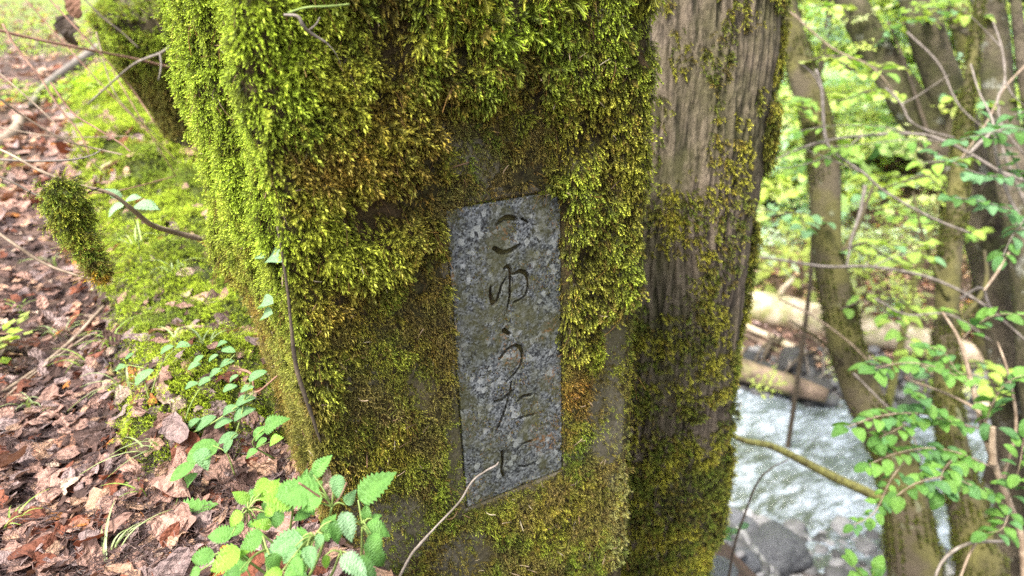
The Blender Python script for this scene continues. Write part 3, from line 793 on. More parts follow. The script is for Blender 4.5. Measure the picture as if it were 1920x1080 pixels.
_dry = [leaf_mesh('dry_leaf', sh, .0, .1 + .1 * (k % 3), .5 * ((k % 4) - 1), k, 9, .06 + .035 * (k % 4), wd, .22) for k, (sh, wd) in enumerate(
    [('broad', .42), ('ovate', .40), ('lobed', .48), ('broad', .36), ('lobed', .42), ('ovate', .30), ('broad', .46), ('lobed', .5)])]
DRY_OM = with_mat(_dry, DRY_O); DRY_IC = proto_collection('dry_leaves', with_mat(_dry, DRY_I))
_net = [leaf_mesh('serrated_leaf', 'lance', .24, .14, .25 + .1 * k, 20 + k, 21, .05, .34) for k in range(4)]
NET_OM = with_mat(_net, GRN_O)
_ova = [leaf_mesh('oval_leaf', 'ovate', .05, .15, .3 + .15 * k, 30 + k, 9, .03, .36) for k in range(4)]
OVA_OM = with_mat(_ova, GRN_O)
_lan = [leaf_mesh('narrow_leaf', 'ovate', .0, .1, .3 + .15 * k, 40 + k, 9, .03, .27) for k in range(3)]
LAN_OM = with_mat(_lan, GRN_O)

m = NT('bark_grey')
co = m.coord('Object'); n1 = m.noise(5, 5, .65, co); n2 = m.noise(38, 5, .7, co); n3 = m.noise(2.2, 4, .6, co)
c = m.mix(m.ramp(n1, [(.35, 0.), (.65, 1.)]), (.048, .036, .024), (.155, .125, .085))
c = m.mix(m.ramp(n3, [(.46, 0.), (.6, .85)]), c, (.055, .055, .018))
c = m.mix(m.ramp(m.noise(7, 4, .6, co), [(.60, 0.), (.66, .7)]), c, (.24, .24, .20))
c = m.mix(m.ramp(m.noise(16, 5, .7, co), [(.5, 0.), (.62, .6)]), c, (.028, .022, .014))
m.color(c); m.rough(.85); m.bump(m.math('ADD', n2, n1), .9, .03); BARK = m.m
m = NT('bark_mossy')
co = m.coord('Object'); n1 = m.noise(4, 5, .65, co); n2 = m.noise(45, 5, .7, co); n3 = m.noise(2.4, 4, .6, co)
c = m.mix(m.ramp(n1, [(.35, 0.), (.62, 1.)]), (.040, .033, .015), (.105, .095, .028))
c = m.mix(m.ramp(n3, [(.5, 0.), (.62, .8)]), c, (.085, .066, .045))
c = m.mix(m.ramp(m.noise(9, 3, .5, co), [(.64, 0.), (.7, .6)]), c, (.16, .17, .10))
m.color(c); m.rough(.9); m.bump(m.math('ADD', n2, n1), .8, .02); BARK_M = m.m
def twig_mat(name, a, b):
    m = NT(name); co = m.coord('Object'); m.color(m.mix(m.ramp(m.noise(30, 4, .6, co), [(.35, 0.), (.65, 1.)]), a, b)); m.rough(.7)
    m.bump(m.noise(120, 3, .6, co), .4, .004); return m.m
TW_GREY = twig_mat('twig_grey', (.11, .09, .07), (.26, .22, .19)); TW_RED = twig_mat('twig_reddish', (.12, .055, .035), (.28, .16, .11))
TW_TAN = twig_mat('twig_tan', (.15, .105, .07), (.33, .25, .18)); TW_DARK = twig_mat('twig_dark', (.04, .03, .022), (.10, .075, .05))
TW_MOSS = twig_mat('twig_mossy', (.10, .085, .03), (.26, .25, .07)); STEM = twig_mat('green_stem', (.12, .18, .04), (.22, .28, .08))

# ------------------------------------------------------------------ big tree behind the post
def tree_center():
    A = [(1312, -420, 1.42), (1306, 0, 1.46), (1290, 200, 1.50), (1266, 400, 1.55), (1247, 600, 1.62), (1222, 760, 1.68), (1192, 920, 1.74), (1155, 1090, 1.80)]
    pts = [P(*a) for a in A]
    top = pts[0] + (pts[0] - pts[1]) * 4.5
    bot = pts[-1] + _n(pts[-1] - pts[-2]) * .5
    return np.array([top, pts[0] + (pts[0] - pts[1]) * 1.5] + pts + [bot])
ctr = smooth_path(tree_center(), 760)
zc = ctr[:, 2]
big_tree = empty('mossy_tree', ctr[-1], 'thick rough-barked tree leaning just behind the post with moss along its right edge', 'tree')
nt_, nz_ = 420, len(ctr)
th = np.linspace(0, 2 * np.pi, nt_, endpoint=False)[:, None]; h = zc[None, :]
rad = .180 + .02 * sstep(.2, -1., h) - .02 * sstep(.5, 4, h)
cx_, sx_ = np.cos(th), np.sin(th)
warp = .22 * (fbm(cx_ * 2, sx_ * 2, h * 2.0, 81, 3) - .5) + .035 * (fbm(cx_ * 6, sx_ * 6, h * 12, 181, 2) - .5)
aa = th + .55 * h + warp; ab = th - .25 * h - .8 * warp
def ridge(freq, sh, s): return 1 - np.abs(2 * fbm(np.cos(aa) * freq, np.sin(aa) * freq, h * sh, s, 3, .5) - 1) * 2
bark = (.40 * ridge(14, 2.6, 82) + .30 * ridge(30, 5.0, 83) + .38 * (1 - np.abs(2 * fbm(np.cos(ab) * 22, np.sin(ab) * 22, h * 4.5, 183, 3) - 1) * 2)) * (.62 + .6 * fbm(cx_ * 12, sx_ * 12, h * 22, 182, 3)) + .25 * (fbm(cx_ * 40, sx_ * 40, h * 30, 84, 2) - .5)
rad = rad + .020 * bark + .055 * (fbm(cx_ * 1.5, sx_ * 1.5, h * 1.5, 85, 2) - .5)
tx, ty, _z = proj(np.stack([np.broadcast_to(ctr[None, :, 0] + rad * cx_, (nt_, nz_)), np.broadcast_to(ctr[None, :, 1] + rad * sx_, (nt_, nz_)), np.broadcast_to(h, (nt_, nz_))], -1))
VT = np.stack([ctr[None, :, 0] + rad * cx_, ctr[None, :, 1] + rad * sx_, np.broadcast_to(h, rad.shape)], -1)
m = NT('ridged_bark')
bk = m.attr('ridge', out='Fac'); co = m.coord('Object'); n1 = m.noise(110, 5, .72, m.coord('Object', (1, 1, .22))); n3 = m.noise(6, 5, .65, co)
c = m.mix(m.ramp(m.math('ADD', bk, m.math('MULTIPLY', n1, .35)), [(.46, 0.), (.98, 1.)]), (.012, .009, .006), (.140, .108, .074))
c = m.mix(m.math('MULTIPLY', m.ramp(n1, [(.50, 0.), (.66, .7)]), m.ramp(bk, [(.3, 0.), (.6, 1.)])), c, (.19, .150, .108))
c = m.mix(m.ramp(n3, [(.40, 0.), (.60, .75)]), c, (.062, .058, .020))
m.color(c); m.rough(.85); m.bump(n1, 1., .010)
put(link('trunk', mesh_from('trunk', VT.reshape(-1, 3), grid_faces(nt_, nz_, wrap=True), attrs={'ridge': np.clip(bark, -.3, 1).ravel()}), m.m), big_tree)
r = np.random.default_rng(21); n = 90000
ti = r.integers(0, nt_, n); zi = r.integers(0, nz_, n); pos = VT[ti, zi]; NN = np.stack([np.cos(th[ti, 0]), np.sin(th[ti, 0]), np.full(n, .15)], 1)
px, py, _ = proj(pos)
edge = (NN @ AX)                                                     # towards the right-hand side
nzz = fbm(pos[:, 0] * 9, pos[:, 1] * 9, pos[:, 2] * 7, 86, 3)
den = np.maximum.reduce([sstep(.78, .95, edge + .8 * (nzz - .5)), sstep(-.02, -.62, pos[:, 2] + 1.7 * (nzz - .5)), .7 * sstep(.60, .67, nzz), .25 * sstep(.54, .64, fbm(pos[:, 0] * 22, pos[:, 1] * 22, pos[:, 2] * 3, 189, 3)), .8 * sstep(.9, .7, pos[:, 2]) * np.exp(-((px - 1265) / 60) ** 2 - ((py - 400) / 45) ** 2)])
den *= (pos[:, 2] < 1.6) & (pos[:, 2] > -1.1)
w = r.uniform(0, 1, n) < den; pos, NN, nzz = pos[w], NN[w], nzz[w]; n = len(pos)
mound_t = .02 * sstep(.45, .7, nzz)[:, None]
col = mixc(mixc(np.repeat([MOSS_OLIVE], n, 0), MOSS_GREEN, r.uniform(0, 1, n)), MOSS_YELLOW, sstep(.4, .65, fbm(pos[:, 0] * 20, pos[:, 1] * 20, pos[:, 2] * 20, 87, 2)))
col = mixc(col, MOSS_BROWN, .5 * (r.uniform(0, 1, n) > .85)) * r.uniform(.7, 1.4, n)[:, None]
scatter('moss', SH_SHAG, pos + NN * mound_t * r.uniform(0, 1, (n, 1)), eulers(frames(NN + np.array((0, 0, -.6)) + r.normal(0, .35, (n, 3)), np.tile((0, 0, -1.), (n, 1)) + r.normal(0, .3, (n, 3)))),
        r.uniform(.010, .022, n), r.integers(0, 6, n), col, parent=big_tree, kind='stuff')

# ------------------------------------------------------------------ stream
T2 = np.array((.683, -.73)); S2 = np.array((.73, .683))
us = np.arange(-14, 16, .035); sv_ = np.arange(3.4, 9.4, .03)
UU, SS = np.meshgrid(us, sv_, indexing='ij'); Xw = UU * T2[0] + SS * S2[0]; Yw = UU * T2[1] + SS * S2[1]
wv = .09 * (fbm(UU * 2.1, SS * 3.4, 0, 91, 3) - .5) + .035 * (fbm(UU * 6 + 2 * fbm(UU, SS, 0, 92, 2), SS * 9, 0, 93, 3) - .5)
m = NT('stream_water')
co = m.coord('Object', (.55, 1.5, 1), (0, 0, .818)); n1 = m.noise(2.6, 5, .65, co); n2 = m.noise(11, 5, .7, co, .6); n3 = m.noise(.9, 3, .5, co)
c = m.mix(m.ramp(n3, [(.4, 0.), (.62, 1.)]), (.060, .072, .056), (.105, .130, .132))
foam = m.math('MULTIPLY', m.ramp(m.math('ADD', m.math('MULTIPLY', n1, .5), m.math('MULTIPLY', n2, .5)), [(.45, 0.), (.61, 1.)]), .88)
c = m.mix(foam, c, (.44, .49, .60))
m.color(c); m.rough(m.ramp(foam, [(0, .08), (1, .5)])); m.b.inputs['Specular IOR Level'].default_value = .6; m.bump(m.math('ADD', n2, n1), .8, .05)
wat = link('stream_water', mesh_from('stream_water', np.stack([Xw, Yw, -3.99 + wv], -1), grid_faces(len(us), len(sv_))), m.m, kind='structure')
wat['label'] = 'rushing pale blue stream with white riffles'

# ------------------------------------------------------------------ rocks
m = NT('river_stone')
co = m.coord('Object'); n1 = m.noise(7, 5, .65, co); n2 = m.noise(60, 4, .7, co); oi = m.n('ShaderNodeObjectInfo').outputs['Color']
c = m.mix(m.ramp(n1, [(.35, 0.), (.65, 1.)]), m.mix(1., oi, (.55, .55, .58), 'MULTIPLY'), oi); c = m.mix(m.ramp(n2, [(.55, 0.), (.7, .4)]), c, (.4, .4, .4))
m.color(c); m.rough(.45); m.bump(m.math('ADD', n1, m.math('MULTIPLY', n2, .3)), .7, .05); STONE = m.m
m = NT('pebble_stone'); co = m.coord('Object'); m.color(m.mix(m.ramp(m.noise(2, 4, .6, co), [(.35, 0.), (.65, 1.)]), m.mix(1., m.attr('col', 'INSTANCER'), (.6, .6, .62), 'MULTIPLY'), m.attr('col', 'INSTANCER'))); m.rough(.6); PEB = m.m
IV, IF = ico(4)
def rock_mesh(name, seed, sub=None):
    V = IV.copy() if sub is None else ico(sub)[0]; F = IF if sub is None else ico(sub)[1]
    d = 1 + .75 * (fbm(V[:, 0] * 1.1 + seed * 3, V[:, 1] * 1.1, V[:, 2] * 1.1, seed, 3) - .5) + .25 * (np.abs(fbm(V[:, 0] * 2.5, V[:, 1] * 2.5 + seed, V[:, 2] * 2.5, seed + 5, 3) - .5) * 2 - .3)
    r_ = np.random.default_rng(seed)
    V = V * d[:, None]
    for _ in range(7):
        nn_ = _n(r_.normal(0, 1, 3)); k = V @ nn_; lim = r_.uniform(.55, .85); V = V - np.maximum(k - lim, 0)[:, None] * nn_ * .85
    return mesh_from(name, V, F)
ROCKS = [rock_mesh('river_rock', 60 + k) for k in range(5)]
for m_ in ROCKS: m_.materials.append(STONE)
rocks = [  # px, py, half width px, height factor, colour, label
    (1440, 1020, 66, .8, (.16, .165, .18), 'large dark grey boulder at the water edge right of the thick tree'),
    (1372, 975, 46, .8, (.24, .245, .27), 'rounded bluish grey rock touching the left side of the large dark boulder'),
    (1335, 1066, 44, .5, (.36, .37, .37), 'flat pale rock at the foot of the thick tree in the lower frame edge'),
    (1345, 915, 34, .6, (.26, .27, .30), 'smaller grey rock at the water edge just above the bluish one'),
    (1500, 1052, 24, .6, (.12, .12, .13), 'small dark stone tucked against the right of the large boulder'),
    (1395, 1045, 26, .8, (.20, .21, .23), 'grey cobble in front of the rounded bluish rock'),
    (1855, 1005, 48, .7, (.10, .105, .12), 'dark wet rock at the water edge behind the tan shrub stems'),
    (1890, 955, 34, .7, (.14, .14, .15), 'dark rock in the stream near the right frame edge'),
    (1760, 1050, 42, .6, (.16, .16, .17), 'grey rock between the two leaning trunks at the bottom'),
    (1910, 1065, 44, .6, (.19, .19, .20), 'grey rock in the lower right corner'),
    (1440, 700, 44, .7, (.05, .048, .05), 'black wet rock on the far bank above the short log'),
    (1492, 672, 34, .8, (.09, .085, .085), 'dark rock beside the roots on the far bank'),
    (1535, 715, 30, .6, (.12, .11, .11), 'brownish rock between the short log and the nearest leaning trunk'),
    (1405, 672, 20, .7, (.07, .07, .075), 'small black rock on the far bank next to the thick tree'),
    (1850, 620, 26, .7, (.25, .24, .24), 'light rock on the far bank right of the pale log'),
    (1700, 745, 30, .7, (.13, .13, .10), 'mossy rock on the far shore behind the leafy shrub'),
    (1740, 760, 16, .8, (.30, .31, .35), 'small white-grey stone on the far shore behind the leafy shrub'),
    (1455, 355, 62, .75, (.035, .035, .04), 'black overhanging rock outcrop on the wooded slope beside the thick tree'),  # near-black colour paints the shade of a hollow in the slope
    (1600, 325, 46, .6, (.04, .038, .04), 'black rock ledge on the wooded slope between the leaning trunks'),
    (1640, 700, 22, .7, (.11, .10, .10), 'dark shore rock behind the nearest leaning trunk'),
    (1600, 700, 18, .7, (.2, .19, .2), 'small greyish shore rock left of the mossy rock'),
]
for k, (a, b, wpx, hf, colr, lab) in enumerate(rocks):
    q = hit(a, b + wpx * .45 * hf); q[2] = max(q[2], -4.02); t_ = (q - CAM) @ (M3 @ np.array((0, 0, 1.))); s_ = wpx * t_ / FPX
    o = link('river_rock', ROCKS[k % 5], None, label=lab, cat='rock', group='rocks along the stream')
    o.location = tuple(q + np.array((0, 0, s_ * hf * .35))); o.scale = (s_ * 1.05, s_ * .9, s_ * hf); o.rotation_euler = (0, 0, k * 1.7); o.color = tuple(np.array(colr) * .62) + (1,)
r = np.random.default_rng(31); pebs = [rock_mesh('pebble', 80 + k, 2) for k in range(4)]
for m_ in pebs: m_.materials.append(PEB)
PEBC = proto_collection('pebbles', pebs)
n = 9000; uu = r.uniform(-9, 8, n); s_ = np.where(r.uniform(0, 1, n) < .7, r.uniform(3.4, 5.7, n), 8.0 + np.abs(r.normal(0, .45, n)))
x, y = uu * T2[0] + s_ * S2[0], uu * T2[1] + s_ * S2[1]; keep = (x - edge_x(y) > .6); x, y, s_ = x[keep], y[keep], s_[keep]; n = len(x)
sz = np.exp(r.normal(math.log(.045), .55, n)); g_ = r.uniform(.05, .34, n) * np.where(s_ > 7, .6, 1)
scatter('river_pebbles', PEBC, np.stack([x, y, height(x, y) + sz * .2], 1), r.uniform(0, 6.28, (n, 3)) * np.array((.1, .1, 1)), np.stack([sz, sz * .85, sz * .6], 1), r.integers(0, 4, n), np.stack([g_ * 1.03, g_, g_ * 1.02], 1), kind='stuff',
        label='grey pebbles and cobbles along both banks of the stream')

# ------------------------------------------------------------------ fallen logs
def log_mat(name, a, b, mossy=0.):
    m = NT(name); co = m.coord('Object'); st = m.noise(4, 5, .6, co); n2 = m.noise(9, 6, .75, co)
    c = m.mix(m.ramp(st, [(.35, 0.), (.65, 1.)]), a, b); c = m.mix(m.ramp(n2, [(.55, 0.), (.68, .6)]), c, (.10, .07, .045))
    if mossy: c = m.mix(m.ramp(m.noise(2.3, 4, .6, co), [(.5, 0.), (.62, mossy)]), c, (.16, .2, .03))
    m.color(c); m.rough(.75); m.bump(m.math('ADD', n2, st), .7, .02); return m.m
LOGP = log_mat('bare_wood', (.24, .18, .12), (.60, .50, .38), .55); LOGD = log_mat('old_wood', (.07, .048, .035), (.24, .17, .125), .3)
def on_ground(pl, lift_px=0, r_=0.):
    out = []
    for a, b in pl: out.append(hit(a, b) + np.array((0, 0, r_)))
    return np.array(out)
def solid_log(name, pl, wpx, mat, lab, sink=.3, n=26, knots=0):
    base = on_ground(pl); base[:, 2] = np.maximum(base[:, 2], -3.97); t_ = (base.mean(0) - CAM) @ (M3 @ np.array((0, 0, 1.))); rr = wpx / 2 * t_ / FPX
    a, b = base[0], base[-1]; line = np.linspace(a, b, len(base)); line[:, 2] = np.maximum(line[:, 2], base[:, 2] - .1 * rr)
    line[:, 2] += rr * (1 - sink)
    root = empty(name, line[0], lab, 'log')
    mb = MB(); mb.tube(line + np.random.default_rng(len(lab)).normal(0, rr * .07, line.shape), [rr * .75, rr * 1.05, rr * .95, rr * .9, rr * .6], 20, n=n, wob=.2, seed=len(lab)); put(link('log_trunk', mb.mesh('log_trunk'), mat), root)
    for k in range(knots):
        q = line[0] + (line[-1] - line[0]) * (.25 + .5 * k / max(1, knots)); mb = MB()
        mb.tube([q, q + np.array((.1, -.2, .9)) * rr * 1.6, q + np.array((.3, -.3, 1.)) * rr * 2.2], [rr * .3, rr * .2, rr * .12], 8, n=6); put(link('branch_stub', mb.mesh('branch_stub'), mat), root)
    return root
solid_log('fallen_log', [(1330, 572), (1500, 610), (1680, 655), (1870, 705)], 62, LOGP, 'big pale fallen log lying across the far bank behind the nearest leaning trunk', knots=1)
solid_log('fallen_log', [(1325, 690), (1400, 716), (1470, 748), (1545, 786)], 42, LOGD, 'short brown fallen log lying at the far water edge right of the thick tree', knots=1, sink=-.1)
solid_log('fallen_log', [(1340, 592), (1440, 628), (1540, 680)], 14, LOGP, 'thin pale pole lying below the big pale log')
solid_log('fallen_log', [(1380, 622), (1450, 652), (1510, 690)], 9, LOGD, 'thin dark pole lying lowest beneath the big pale log')
solid_log('fallen_log', [(1680, 660), (1760, 640), (1880, 600)], 11, LOGD, 'slim brown pole slanting uphill on the far bank right of the big pale log')
solid_log('fallen_log', [(1730, 690), (1800, 740), (1890, 800)], 13, LOGP, 'slim pale driftwood pole on the far shore behind the leafy shrub')

r = np.random.default_rng(33); q0 = hit(1470, 690); roots = empty('exposed_roots', q0, 'tangle of dark exposed roots hanging over the far shore above the short log', 'roots')
for k in range(16):
    a = hit(r.uniform(1400, 1620), r.uniform(640, 690)) + np.array((0, 0, .12)); b = a + np.array((r.normal(-.1, .25), r.normal(-.1, .25), -.05)); c_ = hit(r.uniform(1400, 1600), r.uniform(700, 745)) + np.array((0, 0, .03))
    V, F = tube(smooth_path([a, (a + c_) / 2 + r.normal(0, .08, 3) + np.array((0, 0, .12)), c_], 14), [r.uniform(.012, .03), .008], 7, wob=.2, seed=k); put(link('root', mesh_from('root', V, F), TW_DARK if k % 3 else TW_GREY), roots)

# ------------------------------------------------------------------ trees across the slope
def spray_mesh(name, seed, nl=22, L=.8, leaf=.11):
    r = np.random.default_rng(seed); mb = MB()
    V = []; F = []; 
    def addleaf(p, d, nrm, ll):
        side = np.cross(nrm, d); side /= np.linalg.norm(side) + 1e-9; k = len(V)
        V.extend([p, p + d * ll * .45 + side * ll * .3 - nrm * ll * .05, p + d * ll - nrm * ll * .14, p + d * ll * .45 - side * ll * .3 - nrm * ll * .05]); F.append((k, k + 1, k + 2, k + 3))
    ax = [(np.array((0, 0, 0.)), np.array((0, 1., 0)), L)]
    for s in (-1, 1):
        for q in (.25, .5, .7): ax.append((np.array((0, L * q, -.03 * q)), _n((s * .75, .75, r.normal(0, .1))), L * (.75 - .6 * q)))
    for o_, d_, l_ in ax:
        m_ = max(3, int(nl * l_ / L / 2.2))
        for k in range(m_):
            u = (k + 1) / m_; p = o_ + d_ * l_ * u + np.array((0, 0, -.12 * (l_ * u) ** 2)) + r.normal(0, .012, 3)
            s = 1 if k % 2 else -1; a = s * r.uniform(.6, 1.1); dd_ = np.array((d_[0] * math.cos(a) - d_[1] * math.sin(a), d_[0] * math.sin(a) + d_[1] * math.cos(a), r.normal(-.15, .25)))
            addleaf(p, _n(dd_), _n(np.array((r.normal(0, .3), r.normal(0, .3), 1))), leaf * r.uniform(.7, 1.25))
    V = np.array(V); k = len(V)
    vein = np.zeros(k + len(ax) * 4)
    for o_, d_, l_ in ax:
        s_ = np.cross(d_, (0, 0, 1.)) * .004; b = len(V); V = np.vstack([V, o_ - s_, o_ + s_, o_ + d_ * l_ + s_ * .3 + np.array((0, 0, -.12 * l_ ** 2)), o_ + d_ * l_ - s_ * .3 + np.array((0, 0, -.12 * l_ ** 2))]); F.append((b, b + 1, b + 2, b + 3))
    me = mesh_from(name, V, np.array(F), smooth=False, attrs={'vein': vein}); me.materials.append(GRN_I); return me
SPRAY = proto_collection('leaf_sprays', [spray_mesh('spray%d' % k, 200 + k) for k in range(6)])
LF_YEL = np.array((.48, .56, .15)); LF_MID = np.array((.32, .46, .17)); LF_BLUE = np.array((.33, .50, .38)); LF_LIME = np.array((.62, .68, .34)); LF_PALE = np.array((.56, .68, .54))
def leafcols(r, n, w):
    P_ = np.array([LF_YEL, LF_MID, LF_BLUE, LF_LIME, LF_PALE]); return P_[r.choice(5, n, p=w)] * r.uniform(.7, 1.3, (n, 1))
def sprays(name, cen, rad, n, seed, w, size=(.7, 1.3), parent=None, **k):
    r = np.random.default_rng(seed); d = r.normal(0, 1, (n, 3)); d /= np.linalg.norm(d, axis=1)[:, None]; cen = np.atleast_2d(cen)
    p = cen[r.integers(0, len(cen), n)] + d * (r.uniform(.15, 1, (n, 1)) ** .5) * np.asarray(rad)
    out = d * np.array((1, 1, .15)) + r.normal(0, .35, (n, 3)) * np.array((1, 1, .3)); z = np.array((0, 0, 1.)) + r.normal(0, .2, (n, 3)) + .25 * out
    y = out - z * ((out * z).sum(1) / (z * z).sum(1))[:, None]
    Rm = frames(z, np.cross(y, z))
    g = height(p[:, 0], p[:, 1], False); p[:, 2] = np.maximum(p[:, 2], g + .25)
    return scatter(name, SPRAY, p, eulers(Rm), r.uniform(size[0], size[1], n), r.integers(0, 6, n), leafcols(r, n, w), parent=parent, kind='stuff', **k)
def wood(pl, depth, widths, mat, name, root, n=40, sides=14, wob=.16, seed=1, ground=False, upext=0):
    dep = np.interp(np.linspace(0, 1, len(pl)), np.linspace(0, 1, len(np.atleast_1d(depth))), np.atleast_1d(depth))
    pts = [P(a, b, t) for (a, b), t in zip(pl, dep)]; w = np.interp(np.linspace(0, 1, len(pl)), np.linspace(0, 1, len(widths)), widths)
    rr = list(w * .86 / 2 * dep / FPX)
    if upext: pts.insert(0, pts[0] + _n(pts[0] - pts[1]) * upext); rr.insert(0, rr[0] * .6)
    if ground:
        q = pts[-1] + (pts[-1] - pts[-2]) * .2; q = np.array((q[0], q[1], min(float(height(q[0], q[1])) - .12, q[2] - .05))); pts.append(q); rr.append(rr[-1] * 1.35)
    nn_ = n; V, F = tube(smooth_path(pts, nn_), np.interp(np.linspace(0, 1, nn_), np.linspace(0, 1, len(rr)), rr), sides, wob=wob, seed=seed)
    me = mesh_from(name, V, F); me.materials.append(mat)
    if root is None: return me, pts, rr
    return put(bpy.data.objects.new(name, me), root), pts, rr
def mktree(label, trunk, depth, widths, mat, limbs=(), crown=None, group='leaning trees on the stream bank', name='broadleaf_tree', upext=3., n=60, seed=1, wob=.14):
    me, pts, rr = wood(trunk, depth, widths, mat, 'trunk', None, n=n, seed=seed, ground=True, upext=upext, wob=wob, sides=20)
    root = empty(name, pts[-1], label, 'tree', group)
    o = link('trunk', me); put(o, root)
    for l in limbs:
        o, _, _ = wood(l[0], l[1], l[2], l[4] if len(l) > 4 else mat, l[3] if len(l) > 3 else 'branch', root, n=26, sides=10, seed=seed + 3); COL.objects.link(o)
    if mat is BARK_M:
        r = np.random.default_rng(seed); Vt = np.array([v.co[:] for v in me.vertices]); Nt = np.array([v.normal[:] for v in me.vertices]); ax_ = smooth_path(pts, 60)
        q = Vt[:1200]; k = r.integers(0, len(q), 9000); k2 = np.minimum(k + 20, len(q) - 1); p = q[k] + (q[k2] - q[k]) * r.uniform(0, 1, (9000, 1)); w_ = (p[:, 2] < 1.6) & (r.uniform(0, 1, 9000) < sstep(.42, .6, fbm(p[:, 0] * 7, p[:, 1] * 7, p[:, 2] * 4, 88, 3))); p = p[w_]; N_ = Nt[k][w_]; n_ = len(p)
        cc = mixc(np.repeat([MOSS_OLIVE], n_, 0), MOSS_GREEN, r.uniform(0, 1, n_)) * r.uniform(.6, 1.2, n_)[:, None]
        scatter('moss', SH_FUZZ, p, eulers(frames(N_ + r.normal(0, .5, (n_, 3)), r.normal(0, 1, (n_, 3)))), r.uniform(.015, .035, n_), r.integers(0, 6, n_), cc, parent=root, kind='stuff')
    if crown: sprays('crown', *crown, parent=root)
    return root
BR = lambda pl, d, w, nm='branch', mt=None: (pl, d, w, nm, mt) if mt else (pl, d, w, nm)
pp = lambda *a: np.array([P(*q) for q in a])
W_Y = (.36, .18, .06, .28, .12); W_B = (.12, .25, .30, .10, .23); W_P = (.15, .15, .1, .3, .3)
T1R = mktree('nearest leaning olive-green tree bending left over the stream with a mossy swollen foot',
       [(1462, -60), (1478, 40), (1503, 130), (1532, 230), (1546, 330), (1550, 450), (1570, 560), (1588, 650), (1622, 750), (1668, 840), (1694, 930), (1706, 1010), (1712, 1110)], (4.3, 3.7), (50, 54, 58, 62, 62, 60, 66, 72, 76, 80, 92, 98, 104), BARK_M,
       [BR([(1662, 945), (1620, 920), (1560, 893), (1500, 862), (1445, 836), (1395, 826), (1350, 806)], (3.75, 3.0), (24, 20, 20, 16, 12, 10), 'branch', TW_MOSS),
        BR([(1560, 500), (1600, 440), (1625, 380), (1640, 340)], (4, 4), (14, 9, 5)),
        BR([(1590, 690), (1540, 640), (1480, 600)], (3.9, 3.6), (9, 6, 3))],
       (pp((1480, -330, 4.4), (1560, -450, 4.6), (1420, -420, 5), (1500, 60, 5.2), (1490, 240, 5.0), (1450, 330, 5.4), (1500, 400, 5.6), (1690, 470, 6), (1650, 600, 6.6), (1480, 630, 7.2), (1600, 380, 5.6)), (.6, .6, .28), 120, 1, W_Y, (.3, .55)), seed=2)
T2R = mktree('twin-trunked grey tree with two stems parting in a V at the upper right',
       [(1560, -70), (1608, 30), (1675, 145), (1735, 245), (1798, 340), (1850, 440), (1884, 560), (1903, 680), (1912, 820), (1916, 950), (1918, 1110)], (5.3, 4.8), (52, 60, 66, 76, 84, 92, 96, 98, 100, 104, 110), BARK,
       [BR([(1695, -260), (1705, -80), (1732, 40), (1765, 150), (1803, 250), (1838, 330), (1862, 430)], (5.1, 5.0), (62, 66, 70, 76, 80, 84), 'trunk', BARK),
        BR([(1860, 420), (1900, 380), (1960, 320)], (4.8, 4.6), (20, 14, 8)), BR([(1740, 250), (1712, 165), (1690, 100), (1665, 40)], (5.0, 5.0), (9, 6, 4), 'branch', TW_DARK)],
       (pp((1560, -420, 5.6), (1760, -450, 5.6), (1640, -60, 6.6), (1620, 120, 6.8), (1720, 180, 6.9), (1560, 200, 6.2), (1790, 60, 6.8), (1650, 300, 6.8)), (.9, .9, .4), 190, 3, W_Y, (.4, .7)), seed=5)
mktree('slim straight mossy tree seen through the V of the twin-trunked tree',
       [(1786, -60), (1803, 50), (1823, 140), (1828, 250), (1834, 350), (1842, 480), (1850, 600), (1856, 690)], (8, 8.4), (34, 38, 40, 42, 44, 46, 50), BARK_M, [], (pp((1760, -300, 8), (1850, -200, 8.5)), (1.4, 1.4, .8), 90, 7, W_Y, (.6, .9)), seed=7)
mktree('dark mottled tree beside the right frame edge with pale lichen blotches',
       [(1840, -60), (1860, 50), (1868, 150), (1880, 250), (1902, 340), (1926, 450), (1950, 600), (1965, 800), (1975, 1080)], (4.6, 4.2), (54, 58, 62, 66, 74, 84, 90, 96, 100), BARK,
       [BR([(1872, 110), (1845, 90), (1812, 60), (1780, 50)], (4.6, 4.9), (26, 18, 8)), BR([(1930, 400), (1900, 330), (1880, 280), (1872, 200)], (4, 3.9), (8, 6, 4), 'branch', TW_GREY)], (pp((1850, -380, 4.8), (1960, -400, 5)), (1.0, 1.0, .5), 60, 9, W_B, (.4, .7)), seed=9)
mktree('slender mossy-footed tree between the nearest leaning tree and the right edge',
       [(1822, 120), (1806, 240), (1792, 380), (1780, 500), (1775, 620), (1774, 720), (1785, 820), (1806, 920), (1824, 1010), (1834, 1110)], (4.2, 3.6), (20, 28, 38, 44, 48, 50, 56, 66, 78, 90), BARK_M,
       [BR([(1778, 560), (1740, 470), (1725, 420), (1712, 360)], (3.9, 4.0), (10, 7, 4)), BR([(1782, 620), (1835, 560), (1850, 520), (1846, 470)], (3.9, 4.1), (12, 9, 5))], (pp((1800, 0, 5), (1830, 150, 5.2)), (.5, .5, .25), 12, 11, W_Y, (.4, .6)), upext=.8, seed=11)
mktree('thin dark sapling leaning behind the pale log between two larger trunks',
       [(1790, 250), (1765, 350), (1742, 440), (1714, 530), (1694, 620), (1688, 650)], (6.6, 7.2), (8, 10, 12, 14, 15, 15), TW_MOSS, [], (pp((1790, 200, 6.6)), (.5, .5, .25), 14, 13, W_Y, (.4, .7)), upext=.5, seed=13, name='sapling', group=None)
